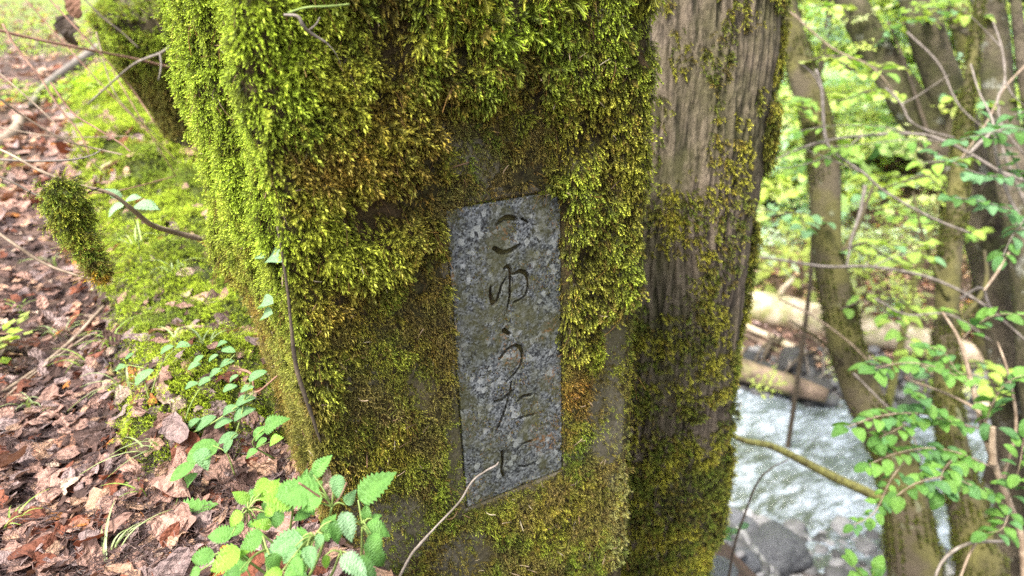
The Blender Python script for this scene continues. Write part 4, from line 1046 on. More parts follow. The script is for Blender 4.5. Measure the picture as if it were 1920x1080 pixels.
mktree('crooked black twiggy sapling against bright leaves near the top beside the thick tree',
       [(1566, -60), (1558, 0), (1550, 60), (1540, 120), (1526, 170), (1520, 250), (1518, 330), (1520, 520)], (6.4, 6.8), (10, 14, 14, 12, 10, 9), TW_DARK, [BR([(1550, 60), (1590, 40), (1610, 10)], (6.4, 6.4), (6, 4))],
       (pp((1600, -60, 6.2), (1540, -20, 6.4)), (.8, .8, .3), 26, 15, W_Y, (.5, .8)), upext=1, seed=15, name='sapling', group=None)
mktree('thin dark straight stem cut by the upper right corner', [(1898, -60), (1908, 40), (1918, 130), (1935, 260), (1960, 500)], (4.2, 4.4), (20, 22, 24, 26), BARK, [], None, upext=1, seed=17, group=None, name='sapling')

# trees further up the slope
r = np.random.default_rng(44)
far_t = [(10.5, 9.0, .16, 'left'), (12.5, 9.6, .20, ''), (14, 8.2, .15, ''), (13.2, 5.4, .22, ''), (16.5, 12.5, .2, ''), (17, 8.5, .18, ''), (18.5, 5.0, .22, ''), (12.8, 3.0, .2, ''), (21, 15, .25, ''), (23, 9, .25, ''), (20, 19, .25, ''), (15.5, 15.5, .2, '')]
def far_label(k, x, y):
    a, b, t_ = proj(np.array((x, y, -1.))); a = float(a); d_ = float(t_)
    return a, d_
order = []
for k, (x, y, rad_, _) in enumerate(far_t):
    g = float(height(x, y)); lean = r.normal(0, .9, 2)
    pts = [(x, y, g - .2), (x + lean[0] * .15, y + lean[1] * .15, g + 2.5), (x + lean[0] * .5, y + lean[1] * .5, g + 6), (x + lean[0], y + lean[1], g + 11)]
    a, d_ = far_label(k, x, y)
    where = 'left of the nearest leaning tree' if a < 1560 else 'behind the twin-trunked tree' if a < 1760 else 'behind the mottled tree' if a < 1930 else 'beyond the right frame edge'
    tone = ['slim', 'stout', 'pale', 'dark'][k % 4]; dist = 'low on' if d_ < 15 else 'halfway up' if d_ < 20 else 'high on'
    root = empty('forest_tree', (x, y, g), '%s blurred forest tree %s the far slope %s, number-%s row from the stream' % (tone, dist, where, ['one', 'two', 'three', 'four', 'five', 'six', 'seven', 'eight', 'nine', 'ten', 'eleven', 'twelve'][k]), 'tree', 'trees up the far slope')
    root['label'] = '%s far tree %s the opposite slope %s' % (tone, dist, where)
    mb = MB(); mb.tube(pts, [rad_ * 1.3, rad_, rad_ * .7, rad_ * .25], 12, n=22, wob=.1, seed=k); put(link('trunk', mb.mesh('trunk'), BARK if k % 2 else BARK_M), root)
    cen = np.array([(x + lean[0] * .5 + r.normal(0, 1.2), y + lean[1] * .5 + r.normal(0, 1.2), g + zz_) for zz_ in (2.0, 3.2, 4.5, 6, 7.5, 9)])
    sprays('crown', cen, (1.9, 1.9, .55), 120, 300 + k, (W_Y, W_B, W_P)[k % 3], (.9, 1.6), parent=root)
# bushes and saplings under them, one mass
r = np.random.default_rng(45); n = 4200
u_ = np.where(r.uniform(0, 1, n) < .64, r.uniform(-4, 11, n), r.uniform(-18, -4, n)); s_ = 10.8 + r.uniform(0, 1, n) * 9
x, y = u_ * T2[0] + s_ * S2[0], u_ * T2[1] + s_ * S2[1]
clump = fbm(x * .45, y * .45, 0, 46, 3); keep = (clump > .44 - .014 * (s_ - 10)) & (x - edge_x(y) > 2)
x, y, s_ = x[keep], y[keep], s_[keep]; n = len(x); z = height(x, y, False) + r.uniform(.1, 1., n) * np.clip((s_ - 10) * .75, .4, 5.0)
zv = np.array((0, 0, 1.)) + r.normal(0, .25, (n, 3)); xv = r.normal(0, 1, (n, 3))
scatter('understory_thicket', SPRAY, np.stack([x, y, z], 1), eulers(frames(zv, xv)), r.uniform(1.3, 2.5, n), r.integers(0, 6, n), leafcols(r, n, (.26, .16, .16, .24, .18)), kind='stuff', label='dense bright undergrowth covering the slope beyond the stream')
# sparse herbs on the far bank
n = 420; u_ = r.uniform(-7, 5, n); s_ = r.uniform(8.6, 12, n); x, y = u_ * T2[0] + s_ * S2[0], u_ * T2[1] + s_ * S2[1]
keep = (fbm(x * .9, y * .9, 0, 47, 2) > .5) & (x - edge_x(y) > 2); x, y = x[keep], y[keep]; n = len(x)
scatter('bank_herbs', SPRAY, np.stack([x, y, height(x, y, False) + .12], 1), eulers(frames(np.array((0, 0, 1.)) + r.normal(0, .3, (n, 3)), r.normal(0, 1, (n, 3)))), r.uniform(.35, .7, n), r.integers(0, 6, n), leafcols(r, n, (.3, .3, .15, .15, .1)), kind='stuff', label='low green herbs on the far bank')
# leaf litter on the far bank
n = 12000; u_ = r.uniform(-14, 8, n); s_ = 8.6 + np.abs(r.normal(0, 1, n)) * 4.5; x, y = u_ * T2[0] + s_ * S2[0], u_ * T2[1] + s_ * S2[1]; keep = x - edge_x(y) > 1; x, y = x[keep], y[keep]; n = len(x)
DRYC = np.array([(.35, .225, .185), (.45, .30, .21), (.21, .075, .042), (.31, .24, .235), (.48, .20, .05), (.095, .058, .048), (.50, .40, .32)])
def drycols(r, n, w=(.32, .13, .10, .26, .015, .145, .03)): return DRYC[r.choice(7, n, p=w)] * r.uniform(.75, 1.25, (n, 1))
litc = np.clip(drycols(r, n, (.36, .26, .06, .22, .02, .01, .07)) * 1.45, 0, .8)
scatter('far_leaf_litter', DRY_IC, np.stack([x, y, height(x, y) + .02], 1), eulers(frames(np.array((0, 0, 1.)) + r.normal(0, .3, (n, 3)), r.normal(0, 1, (n, 3)))), r.uniform(.07, .13, n), r.integers(0, 8, n), litc, kind='stuff', label='pinkish fallen leaves covering the far bank')
# ------------------------------------------------------------------ mossy stump by the path
base = hit(372, 296); sd_ = (base - CAM) @ (M3 @ np.array((0, 0, 1.)))
stump = empty('mossy_stump', base, 'overhanging moss-capped stump with a dark hollow side behind the post', 'stump')
ns_, ms_ = 150, 90; th = np.linspace(0, 2 * np.pi, ns_, endpoint=False)[:, None]; hh = np.linspace(0, 1, ms_)[None]
H_ = .70 * sd_ / 2.7
prof = np.interp(hh, [0, .15, .35, .55, .7, .85, .95, 1.], [.12, .12, .15, .21, .27, .29, .21, .001]) * sd_ / 2.7
rr = prof * (1 + .5 * (fbm(np.cos(th) * 1.5 + 3, np.sin(th) * 1.5, hh * 2.5, 101, 3) - .5)) + .02 * (fbm(np.cos(th) * 5, np.sin(th) * 5, hh * 8, 102, 3) - .5) * (prof > .02)
lean_ = np.stack([.05 - .03 * hh + 0 * th, 0 * hh + 0 * th], -1)
V = np.stack([base[0] + rr * np.cos(th) + lean_[..., 0], base[1] + rr * np.sin(th) + .1, base[2] - .05 + hh * H_ + 0 * th + .05 * (fbm(np.cos(th), np.sin(th), 0, 103, 2) - .5) * hh], -1)
m = NT('rotten_wood'); co = m.coord('Object'); n1 = m.noise(14, 5, .65, co); c = m.mix(m.ramp(n1, [(.35, 0.), (.65, 1.)]), (.018, .014, .008), (.085, .065, .035)); m.color(c); m.rough(.9); m.bump(n1, 1., .03)
put(link('stump_wood', mesh_from('stump_wood', V.reshape(-1, 3), grid_faces(ns_, ms_, wrap=True)), m.m), stump)
r = np.random.default_rng(51); n = 9000; a_ = r.integers(0, ns_, n); b_ = r.integers(0, ms_, n); pos = V[a_, b_]; hn = hh[0, b_]
NN = np.stack([np.cos(th[a_, 0]), np.sin(th[a_, 0]), np.where(hn > .8, 1.2, np.where(hn > .65, .4, -.3))], 1); NN /= np.linalg.norm(NN, axis=1)[:, None]
side = NN @ AX
w = r.uniform(0, 1, n) < np.where(hn > .62, 1., np.clip(.9 * (side < .1) + .35, 0, 1) * sstep(.12, .4, fbm(pos[:, 0] * 9, pos[:, 1] * 9, pos[:, 2] * 5, 104, 2)) * (hn > .22))
pos, NN, hn = pos[w], NN[w], hn[w]; n = len(pos)
cc = mixc(np.repeat([MOSS_OLIVE * 1.1], n, 0), MOSS_BRIGHT, sstep(.45, .8, hn)) * r.uniform(.7, 1.25, n)[:, None]; cc = mixc(cc, MOSS_BROWN, .5 * (r.uniform(0, 1, n) > .75))
scatter('moss', SH_FUZZ, pos, eulers(frames(NN + np.array((0, 0, -.45)) * (hn < .8)[:, None] + r.normal(0, .3, (n, 3)), np.tile((0, 0, -1.), (n, 1)) + r.normal(0, .3, (n, 3)))), r.uniform(.018, .038, n), r.integers(0, 6, n), cc, parent=stump, kind='stuff')
for pts_, w_ in (([(330, 130, 2.55), (352, 118, 2.6), (380, 124, 2.7)], 9), ([(312, 172, 2.5), (330, 174, 2.55), (360, 185, 2.7)], 6)):
    mb = MB(); mb.tube([P(*q) for q in pts_], [w_ / 2 * 2.6 / FPX, w_ / 2.4 * 2.6 / FPX, .003], 8, n=8); put(link('broken_root', mb.mesh('broken_root'), TW_GREY), stump)

# ------------------------------------------------------------------ moss bank beside the post
r = np.random.default_rng(52); n = 60000
x = r.uniform(-.35, .6, n); y = .95 + 4.6 * r.uniform(0, 1, n) ** 1.7
mo = mound(x, y) * (.55 + .9 * fbm(x * 5, y * 5, 0, 8, 3)); keep = (r.uniform(0, 1, n) < sstep(.30, .55, mo) * (.25 + .75 * sstep(.35, .5, fbm(x * 16, y * 16, 0, 112, 2)))) & (x < edge_x(y) + .1)
keep &= ~((x > PX0 - .005) & (x < PX1) & (y > PY0) & (y < PY0 + DEP))
x, y = x[keep], y[keep]; n = len(x); N_ = gnormal(x, y); ds = np.hypot(x, y)
cc = mixc(np.repeat([MOSS_GREEN * 1.3], n, 0), MOSS_BRIGHT, sstep(.25, .55, fbm(x * 9, y * 9, 0, 111, 3))) * r.uniform(.7, 1.45, n)[:, None]
cc = mixc(cc, MOSS_OLIVE, .5 * (r.uniform(0, 1, n) > .8)); cc = cc * np.array((1.25, 1.2, 1.1))
scatter('moss_bank', SH_FINE, np.stack([x, y, height(x, y) + .004], 1), eulers(frames(N_ + r.normal(0, .4, (n, 3)), r.normal(0, 1, (n, 3)))), (.015 + .008 * (ds - 1)) * r.uniform(.6, 1.4, n), r.integers(0, 6, n), cc, kind='stuff', label='vivid green cushion moss covering the bank left of the post')

# ------------------------------------------------------------------ leaf litter on the path
def litter_pts(n, seed, r0, r1):
    r = np.random.default_rng(seed); q = r.uniform(0, 1, n); d = r0 * (r1 / r0) ** q; a = r.uniform(math.radians(60), math.radians(150), n)
    x, y = d * np.cos(a), d * np.sin(a); return x, y, r
def clear_of_post(x, y, m_=.01): return ~((x > .13) & (y < 1.0)) & ~((x > PX0 - m_) & (x < PX1 + m_) & (y > PY0 - m_) & (y < PY0 + DEP + m_))
x, y, r = litter_pts(19000, 61, .5, 3.2)
mo = mound(x, y); keep = clear_of_post(x, y) & (x < edge_x(y) + .5) & (r.uniform(0, 1, len(x)) < np.clip(1.05 - .86 * mo, .05, 1) * sstep(3.4, 2., np.hypot(x, y)).clip(.35, 1))
x, y = x[keep], y[keep]; n = len(x); N_ = gnormal(x, y)
sz = np.exp(r.normal(math.log(.031), .34, n)).clip(.013, .050); pos = np.stack([x, y, height(x, y) + .003 + r.uniform(0, .02, n)], 1)
Rm = frames(N_ + r.normal(0, .30, (n, 3)), r.normal(0, 1, (n, 3))); eu = eulers(Rm); pid = r.integers(0, 8, n); cc = drycols(r, n)
px, py, pz = proj(pos); vis = (px > -30) & (px < 700) & (py > 30) & (py < 1110) & (px < np.interp(py, [0, 400, 500, 700, 830, 1080], [340, 380, 430, 520, 600, 700]))
score = np.where(vis, sz / pz, 0); top = np.argsort(-score)[:270]; rest = np.ones(n, bool); rest[top] = False
lit = link('leaf_litter', None, kind='structure'); lit['label'] = 'layer of damp pinkish brown fallen leaves on the path'
for i_ in top:
    o = link('fallen_leaf', DRY_OM[pid[i_]], None, parent=lit); o.location = pos[i_]; o.rotation_euler = eu[i_]; s_ = float(sz[i_]) * 1.25; o.scale = (s_, s_, s_); o.color = tuple(cc[i_]) + (1,)
scatter('small_leaves', DRY_IC, pos[rest], eu[rest], sz[rest], pid[rest], cc[rest], parent=lit, kind='stuff')
x, y, r = litter_pts(20000, 62, 2.6, 15.)
keep = (x < edge_x(y) + .2) & (r.uniform(0, 1, len(x)) < np.clip(1.05 - .75 * mound(x, y), .08, 1)); x, y = x[keep], y[keep]; n = len(x)
scatter('distant_leaves', DRY_IC, np.stack([x, y, height(x, y) + .01], 1), eulers(frames(gnormal(x, y) + r.normal(0, .35, (n, 3)), r.normal(0, 1, (n, 3)))), r.uniform(.045, .085, n), r.integers(0, 8, n), drycols(r, n, (.38, .2, .09, .22, .03, .04, .04)), parent=lit, kind='stuff')
# dark needles and bits
def needles_mesh(seed):
    r = np.random.default_rng(seed); V = []; F = []
    for k in range(7):
        a = r.uniform(0, 6.28); c_ = np.array((r.normal(0, .35), r.normal(0, .35), r.uniform(0, .12))); d = np.array((math.cos(a), math.sin(a), r.normal(0, .12))) * r.uniform(.3, .6); s = np.array((-math.sin(a), math.cos(a), 0)) * .035
        b = len(V); V += [c_ - d - s * .6, c_ - d + s * .6, c_ + d + s * .2, c_ + d - s * .2, c_ + np.array((0, 0, .05))]; F += [(b, b + 1, b + 4), (b + 1, b + 2, b + 4), (b + 2, b + 3, b + 4), (b + 3, b, b + 4)]
    return mesh_from('needles', V, np.array(F), smooth=False)
m = NT('needle'); m.color(m.attr('col', 'INSTANCER')); m.rough(.5); nm_ = [needles_mesh(k) for k in range(4)]
for q in nm_: q.materials.append(m.m)
NEED = proto_collection('needles', nm_)
x, y, r = litter_pts(42000, 63, .45, 3.0); keep = clear_of_post(x, y) & (x < edge_x(y) + .4) & (r.uniform(0, 1, len(x)) < 1 - .93 * mound(x, y)); x, y = x[keep], y[keep]; n = len(x)
scatter('needle_litter', NEED, np.stack([x, y, height(x, y) + .004 + .024 * r.uniform(0, 1, n) ** 1.6], 1), eulers(frames(gnormal(x, y) + r.normal(0, .3, (n, 3)), r.normal(0, 1, (n, 3)))), r.uniform(.012, .024, n), r.integers(0, 4, n),
        np.array([(.035, .022, .02), (.09, .055, .05), (.17, .11, .095)])[r.choice(3, n, p=(.5, .33, .17))], parent=lit, kind='stuff')
# bright low herbs over the far part of the path
def herb_mesh(seed):
    r = np.random.default_rng(seed); V = []; F = []
    for k in range(9):
        a = r.uniform(0, 6.28); d = np.array((math.cos(a), math.sin(a), r.uniform(-.1, .35))); d /= np.linalg.norm(d); s = np.cross(d, (0, 0, 1.)); s /= np.linalg.norm(s); c_ = d * r.uniform(.1, .6) + np.array((0, 0, r.uniform(.3, .9))); l = r.uniform(.3, .55); b = len(V)
        V += [c_, c_ + d * l * .5 + s * l * .32, c_ + d * l, c_ + d * l * .5 - s * l * .32]; F.append((b, b + 1, b + 2, b + 3))
    me = mesh_from('herb', V, np.array(F), smooth=False, attrs={'vein': np.zeros(len(V))}); me.materials.append(GRN_I); return me
HERB = proto_collection('herbs', [herb_mesh(k) for k in range(5)])
x, y, r = litter_pts(14000, 64, 1.7, 22.); d_ = np.hypot(x, y)
keep = (x < edge_x(y)) & (fbm(x * .8, y * .8, 0, 65, 3) > .555 - .02 * np.minimum(d_, 6) - .10 * sstep(5.5, 9, d_)); x, y, d_ = x[keep], y[keep], d_[keep]; n = len(x)
scatter('ground_herbs', HERB, np.stack([x, y, height(x, y)], 1), eulers(frames(np.array((0, 0, 1.)) + r.normal(0, .15, (n, 3)), r.normal(0, 1, (n, 3)))), r.uniform(.05, .10, n), r.integers(0, 5, n), np.array([(.36, .52, .06), (.26, .44, .06), (.42, .50, .12)])[r.integers(0, 3, n)] * r.uniform(.8, 1.25, (n, 1)), kind='stuff', label='bright low herbs dotting the back of the path')

# ------------------------------------------------------------------ single fallen leaves that stand out
def lay_leaf(a, b, lpx, ang, mesh_i, colr, lab, tilt=.25, lift=.012, on_mound=False):
    q = hit(a, b); t_ = (q - CAM) @ (M3 @ np.array((0, 0, 1.))); s_ = lpx * t_ / FPX
    z = gnormal(q[0], q[1]) + np.array((-.1, -.35, 0)) * tilt * 2; y = np.array((math.cos(ang), math.sin(ang), 0.)); R_ = frames(z[None], np.cross(y, z)[None])
    o = link('fallen_leaf', DRY_OM[mesh_i], None, label=lab, cat='fallen leaf', group='fallen leaves that stand out on the path')
    ctr_ = q + np.array((0, 0, lift)) - R_[0][:, 1] * s_ * .5
    o.location = ctr_; o.rotation_euler = eulers(R_)[0]; o.scale = (s_, s_, s_); o.color = tuple(colr) + (1,)
TAN = (.50, .31, .20); PNK = (.40, .24, .19); RED = (.20, .065, .035); ORG = (.52, .20, .04); MAU = (.30, .21, .19); YEL = (.50, .34, .05)
for a in [(8, 832, 42, .3, 1, ORG, 'orange leaf at the left frame edge below the pale grass blades'),
          (98, 958, 84, .2, 3, (.36, .21, .19), 'broad smooth mauve leaf lying flat near the lower left corner'),
          (255, 938, 76, .9, 2, TAN, 'large tan lobed leaf with its stalk curling toward the viewer'),
          (145, 1032, 88, 1.2, 4, (.36, .19, .13), 'large brown maple-like leaf in the lower left corner'),
          (112, 852, 78, .1, 0, (.44, .24, .16), 'pinkish tan leaf arched over the needles at the left'),
          (75, 1028, 64, 2.2, 2, (.28, .11, .075), 'crumpled red-brown leaf just left of the large maple-like leaf'),
          (220, 775, 48, 1.8, 5, RED, 'rust red curled leaf standing up beside the mossy bank'),
          (160, 748, 74, .1, 7, (.28, .16, .14), 'dark pinkish leaf curled over below the tan dead stem'),
          (60, 790, 54, .4, 6, MAU, 'grey-mauve leaf left of the dark pinkish curled leaf'),
          (352, 628, 46, .1, 1, (.60, .52, .36), 'cream coloured oval leaf lying on the green moss'),
          (378, 568, 36, .2, 0, (.50, .33, .28), 'small pink leaf on the moss above the cream leaf'),
          (268, 568, 56, .5, 7, (.16, .09, .075), 'dark curled leaf at the left margin of the moss'),
          (308, 745, 58, 1.5, 5, (.42, .30, .24), 'pale rolled leaf standing upright in the moss bank'),
          (430, 612, 58, .6, 7, (.14, .10, .095), 'dark crumpled leaf leaning against the foot of the post'),
          (130, 615, 58, .3, 4, (.34, .13, .07), 'russet leaf by the dead stem at mid-left'),
          (312, 365, 40, .2, 1, (.45, .42, .38), 'pale grey leaf on the moss beneath the twisted vine'),
          (150, 545, 44, .5, 5, (.28, .09, .04), 'deep red leaf beneath the hanging moss clump'),
          (315, 1068, 44, .4, 0, ORG, 'orange leaf cut by the bottom frame edge left of the nettles'),
          (85, 1074, 34, .2, 6, YEL, 'yellow leaf tip at the bottom left edge'),
          (525, 992, 52, .3, 3, (.55, .22, .05), 'orange-brown leaf beneath the serrated nettle leaves'),
          (235, 1015, 50, 1.4, 0, (.30, .13, .10), 'dull red leaf between the tan lobed leaf and the maple-like leaf'),
          (20, 120 + 72, 26, .3, 4, (.50, .16, .03), 'bright orange leaf far up the path at the left edge')]:
    lay_leaf(*a)
# curled pale dead leaf upright in the nettles
o = link('fallen_leaf', DRY_OM[5], None, label='pale pinkish dead leaf hanging upright among the nettles against the post', cat='fallen leaf', group='fallen leaves that stand out on the path')
q = P(622, 940, .70); s_ = 70 * .70 / FPX; R_ = frames(np.array([(-.6, -.7, .2)]), np.array([(1., -.4, 0)])); o.location = q; o.rotation_euler = eulers(R_)[0]; o.scale = (s_, s_, s_); o.color = (.46, .33, .28, 1)
for k, (a, b, t_, s0, colr, lab) in enumerate([(120, 45, 2.4, 58, (.06, .045, .035), 'dark shrivelled leaf hanging from a thin stem at the upper left'), (135, 8, 2.3, 44, (.22, .12, .08), 'brown shrivelled leaf hanging from a stem at the top frame edge')]):
    o = link('hanging_leaf', DRY_OM[7 - k], None, label=lab, cat='dead leaf'); s_ = s0 * t_ / FPX; R_ = frames(np.array([(-.5, -.8, .1)]), np.array([(-1., .5, .1)])); o.location = P(a, b - 20, t_); o.rotation_euler = eulers(R_)[0]; o.scale = (s_, s_, s_); o.color = colr + (1,)

# ------------------------------------------------------------------ twigs and dead branches
def twig(name, pts, w, mat, lab, cat='twig', n=30, sides=8, group=None, forks=(), wob=.2, kn=0.):
    """pts (px, py, distance); w widths in photo pixels"""
    p3 = np.array([P(*q) for q in pts]); dep = np.array([q[2] for q in pts]); w = np.interp(np.linspace(0, 1, len(pts)), np.linspace(0, 1, len(np.atleast_1d(w))), np.atleast_1d(w))
    root = empty(name, p3[0], lab, cat, group)
    V, F = tube(smooth_path(p3, n), np.interp(np.linspace(0, 1, n), np.linspace(0, 1, len(pts)), w / 2 * dep / FPX), sides, wob=wob, seed=len(lab))
    put(link('stem' if cat != 'fallen branch' else 'wood', mesh_from('stem', V, F), mat), root)
    for fk in forks:
        p = np.array([P(*q) for q in fk[0]]); V, F = tube(smooth_path(p, 14), [fk[1] / 2 * fk[0][0][2] / FPX, fk[1] / 5 * fk[0][-1][2] / FPX], 6, wob=.1)
        put(link('side_twig', mesh_from('side_twig', V, F), mat), root)
    return root
def gp(a, b, up=.03):
    q = hit(a, b); t_ = (q - CAM) @ (M3 @ np.array((0, 0, 1.))); return (a, b - up * FPX / t_ * .9, t_)
twig('dead_branch', [gp(-30, 300, .03), gp(25, 262, .04), gp(42, 235, .05)], [22, 20, 16], TW_TAN, 'short thick bare branch poking in at the left frame edge', 'fallen branch')
twig('dead_branch', [gp(58, 205, .03), gp(90, 168, .05), gp(150, 125, .06), gp(210, 82, .06), gp(262, 38, .05), gp(330, -12, .04)], [11, 12, 15, 16, 15, 14], TW_GREY, 'long pale-grey dead branch slanting up across the path to the mossy stump', 'fallen branch', n=50)
tw = 'thin bare stems crossing the left of the view'
twig('bare_twig', [(-30, 50, 1.55), (60, 72, 1.6), (160, 92, 1.7), (260, 112, 1.85), (350, 134, 2.0)], [5, 5, 4.5, 4], TW_RED, 'reddish straight stem crossing the upper left from the frame edge to the post', 'twig', group=tw)
twig('bare_twig', [(348, 68, 1.7), (322, 85, 1.7), (300, 100, 1.7), (255, 118, 1.75), (215, 150, 1.8), (165, 195, 1.9)], [5, 5, 4, 3], TW_GREY, 'pale forked stem arching from the post toward the path', 'twig', group=tw, forks=[([(300, 100, 1.7), (302, 125, 1.7), (297, 150, 1.7)], 4)])
twig('bare_twig', [(5, 45, 1.5), (30, 88, 1.5), (75, 145, 1.5), (110, 200, 1.5), (150, 250, 1.5), (168, 292, 1.5)], [4, 4, 3.5, 2.5], TW_RED, 'thin dark red stem running steeply down from the upper left corner', 'twig', group=tw)
twig('bare_twig', [(85, -10, 1.7), (150, 60, 1.7), (215, 130, 1.75), (250, 170, 1.8), (290, 230, 1.8)], [3, 3, 2.5, 2], TW_RED, 'fine reddish stem starting at the top frame edge above the pale-grey branch', 'twig', group=tw)
twig('bare_twig', [(150, -10, 2.1), (190, 30, 2.1), (228, 60, 2.1), (260, 90, 2.1)], [3, 3, 2.5], TW_DARK, 'short fine dark stem at the top edge just left of the stump', 'twig', group=tw)
twig('bare_twig', [(-20, 170, 1.25), (40, 215, 1.3), (120, 262, 1.35), (185, 280, 1.4), (230, 290, 1.4)], [3.5, 3.5, 3, 2.5], TW_TAN, 'tan stem curving over the leaves below the thick bare branch', 'twig', group=tw)
twig('bare_twig', [(95, 155, 1.3), (135, 210, 1.3), (180, 240, 1.3), (225, 268, 1.3), (245, 285, 1.3)], [3.5, 3, 2.5], TW_RED, 'reddish stem ending near the moss bank left of the stump', 'twig', group=tw)
twig('bare_twig', [(-20, 298, 1.2), (60, 302, 1.22), (130, 300, 1.25), (170, 292, 1.27), (192, 280, 1.3)], [4, 4, 3, 2], TW_GREY, 'nearly level grey stem below the thick bare branch', 'twig', group=tw)
twig('bare_twig', [(-20, 425, 1.05), (30, 460, 1.05), (85, 495, 1.07), (140, 515, 1.08), (185, 528, 1.1)], [6, 6, 5, 3], TW_TAN, 'brown stem lying over the litter below the hanging moss clump', 'twig', group=tw)
twig('twisted_vine', [(-25, 268, .98), (30, 295, .98), (75, 320, .98), (140, 345, 1.0), (205, 362, 1.02), (245, 390, 1.05), (285, 422, 1.1), (330, 436, 1.15), (385, 450, 1.2)], [4.5, 5, 5.5, 6, 7, 8.5, 10, 10, 11], TW_TAN, 'twisted brown vine dipping from the left edge down to the foot of the post', 'vine', n=60)
twig('dead_stick', [gp(-20, 765, .015), gp(60, 715, .02), gp(130, 665, .03), gp(195, 602, .04)], [8, 8, 7, 5], TW_TAN, 'straight tan dead stem lying across the litter at mid-left', 'twig')
twig('dead_stick', [gp(170, 640, .02), gp(110, 690, .03), gp(40, 745, .03), gp(-20, 790, .02)], [4, 4, 3], TW_TAN, 'thinner tan stem lying parallel below the straight tan one', 'twig')
twig('dead_stick', [(278, 1095, .92), (330, 1042, .94), (385, 1000, .96), (430, 962, .98)], [8, 8, 7, 5], TW_RED, 'reddish stick slanting up from the bottom edge left of the nettles', 'twig')
twig('dead_stick', [gp(5, 905, .012), gp(25, 935, .012), gp(38, 965, .012)], [11, 10, 9], TW_TAN, 'short stubby stick lying at the left edge above the mauve leaf', 'twig')
# clump of moss hanging from a twig
tp = [(-20, 322, .98), (30, 345, .98), (70, 366, .97), (110, 372, .96), (150, 366, .96), (186, 352, .98)]
root = twig('moss_clump_twig', tp, [3.5, 4, 4, 3], TW_DARK, 'thin dark twig from the left edge carrying a hanging clump of moss', 'twig')
cl = np.array([P(*q) for q in [(118, 350, .955), (122, 385, .955), (135, 420, .955), (158, 455, .955), (176, 485, .955), (192, 512, .955)]])
clump = empty('hanging_moss_clump', cl[0], 'shaggy olive-green moss clump dangling from a thin twig over the path', 'moss')
V, F = tube(smooth_path(cl, 20), np.array([6, 16, 18, 12, 6, 3]) * .8 * .955 / FPX, 12, wob=.3, seed=3); put(link('clump_core', mesh_from('clump_core', V, F), MAT_MAT), clump)
r = np.random.default_rng(71); n = 2000; cp = smooth_path(cl, 200); k = (199 * r.uniform(0, 1, n) ** 1.35).astype(int); rad_ = np.interp(k, [0, 25, 60, 100, 140, 199], [10, 36, 30, 17, 9, 4]) * .955 / FPX
d = r.normal(0, 1, (n, 3)); d /= np.linalg.norm(d, axis=1)[:, None]
cc = mixc(np.repeat([MOSS_GREEN * 1.6], n, 0), MOSS_YELLOW * 1.15, r.uniform(0, .9, n) * (k < 130)); cc = mixc(cc, MOSS_BROWN, sstep(120, 195, k) * r.uniform(0, 1, n)) * r.uniform(.7, 1.3, n)[:, None]; cc[k > 188] = (.5, .32, .03)
rad_ = rad_ * (.35 + 1.35 * fbm(d[:, 0] * 2.5 + k * .05, d[:, 1] * 2.5, d[:, 2] * 2.5, 72, 2))
scatter('moss', SH_FUZZ, cp[k] + d * rad_[:, None] * r.uniform(.1, 1.05, (n, 1)) * np.array((1, 1, 1.1)), eulers(frames(d + np.array((0, 0, -.9)) + r.normal(0, .25, (n, 3)), np.tile((0, 0, -1.), (n, 1)) + r.normal(0, .4, (n, 3)))), r.uniform(.010, .026, n), r.integers(0, 6, n), cc, parent=clump, kind='stuff')

def onfront(a, b, off): 
    d = ray(a, b); t_ = (PY0 - off) / d[1]; return (a, b, t_)
def onleft(a, b, off):
    return (a, b, .715 + .0016 * max(0, 525 - a) + .0001 * (b - 300) - off)
twig('leaning_twig', [onfront(745, 1090, .012), onfront(768, 1045, .012), onfront(786, 1022, .014), onfront(815, 990, .016), onfront(862, 940, .014), onfront(885, 903, .012), onfront(908, 885, .010), onfront(931, 872, .006)], [5, 5, 6, 4, 4, 4, 3.5, 4], TW_GREY, 'thin knobbly grey-brown twig leaning against the lower edge of the plaque', 'twig', n=60, wob=.35,
     forks=[([onfront(931, 872, .006), onfront(935, 866, .008)], 4)])
twig('dead_twig', [onfront(532, 28, .05), onfront(558, 31, .055), onfront(568, 48, .055), onfront(580, 60, .05), onfront(612, 80, .045)], [4, 7, 7, 6, 4], TW_GREY, 'small forked pale twig caught in the moss near the top of the post', 'twig', n=30, forks=[([onfront(578, 58, .05), onfront(592, 46, .055), onfront(600, 32, .055)], 4), ([onfront(612, 80, .045), onfront(628, 98, .045), onfront(640, 122, .04)], 2.5)])
twig('dead_twig', [onfront(540, 24, .05), onfront(575, 14, .06), onfront(615, 12, .065), onfront(655, 8, .06)], [4, 4, 4, 3], STEM, 'pale green grass stalk lying across the moss at the top of the post', 'grass stalk', n=20)
twig('dead_twig', [(742, 345, .76), onfront(805, 330, .04), onfront(826, 372, .03)], [2, 2, 2], TW_TAN, 'fine curved root strand dangling above the upper left corner of the plaque', 'twig', n=14) if False else None
twig('root_strand', [onfront(520, 425, .012), onfront(536, 520, .014), onfront(545, 600, .016), onfront(556, 690, .014), onfront(580, 765, .016), onfront(601, 828, .014)], [5, 5, 6, 9, 8, 4], TW_DARK, 'brown root climbing the corner edge of the post', 'root', n=50, wob=.3)
twig('bramble_twig', [(560, 905, .66), (590, 925, .67), (622, 945, .68), (638, 930, .68), (650, 905, .69)], [4, 4, 5, 4], TW_RED, 'short reddish stem crossing in front of the pale leaf among the nettles', 'twig', n=20)
twig('dead_root', [(432, 690, 1.0), (470, 700, 1.0), (480, 735, .98), (520, 705, .95)], [6, 5, 4, 3], TW_RED, 'bare curling rootlet in the dark gap at the foot of the post', 'root', n=26)

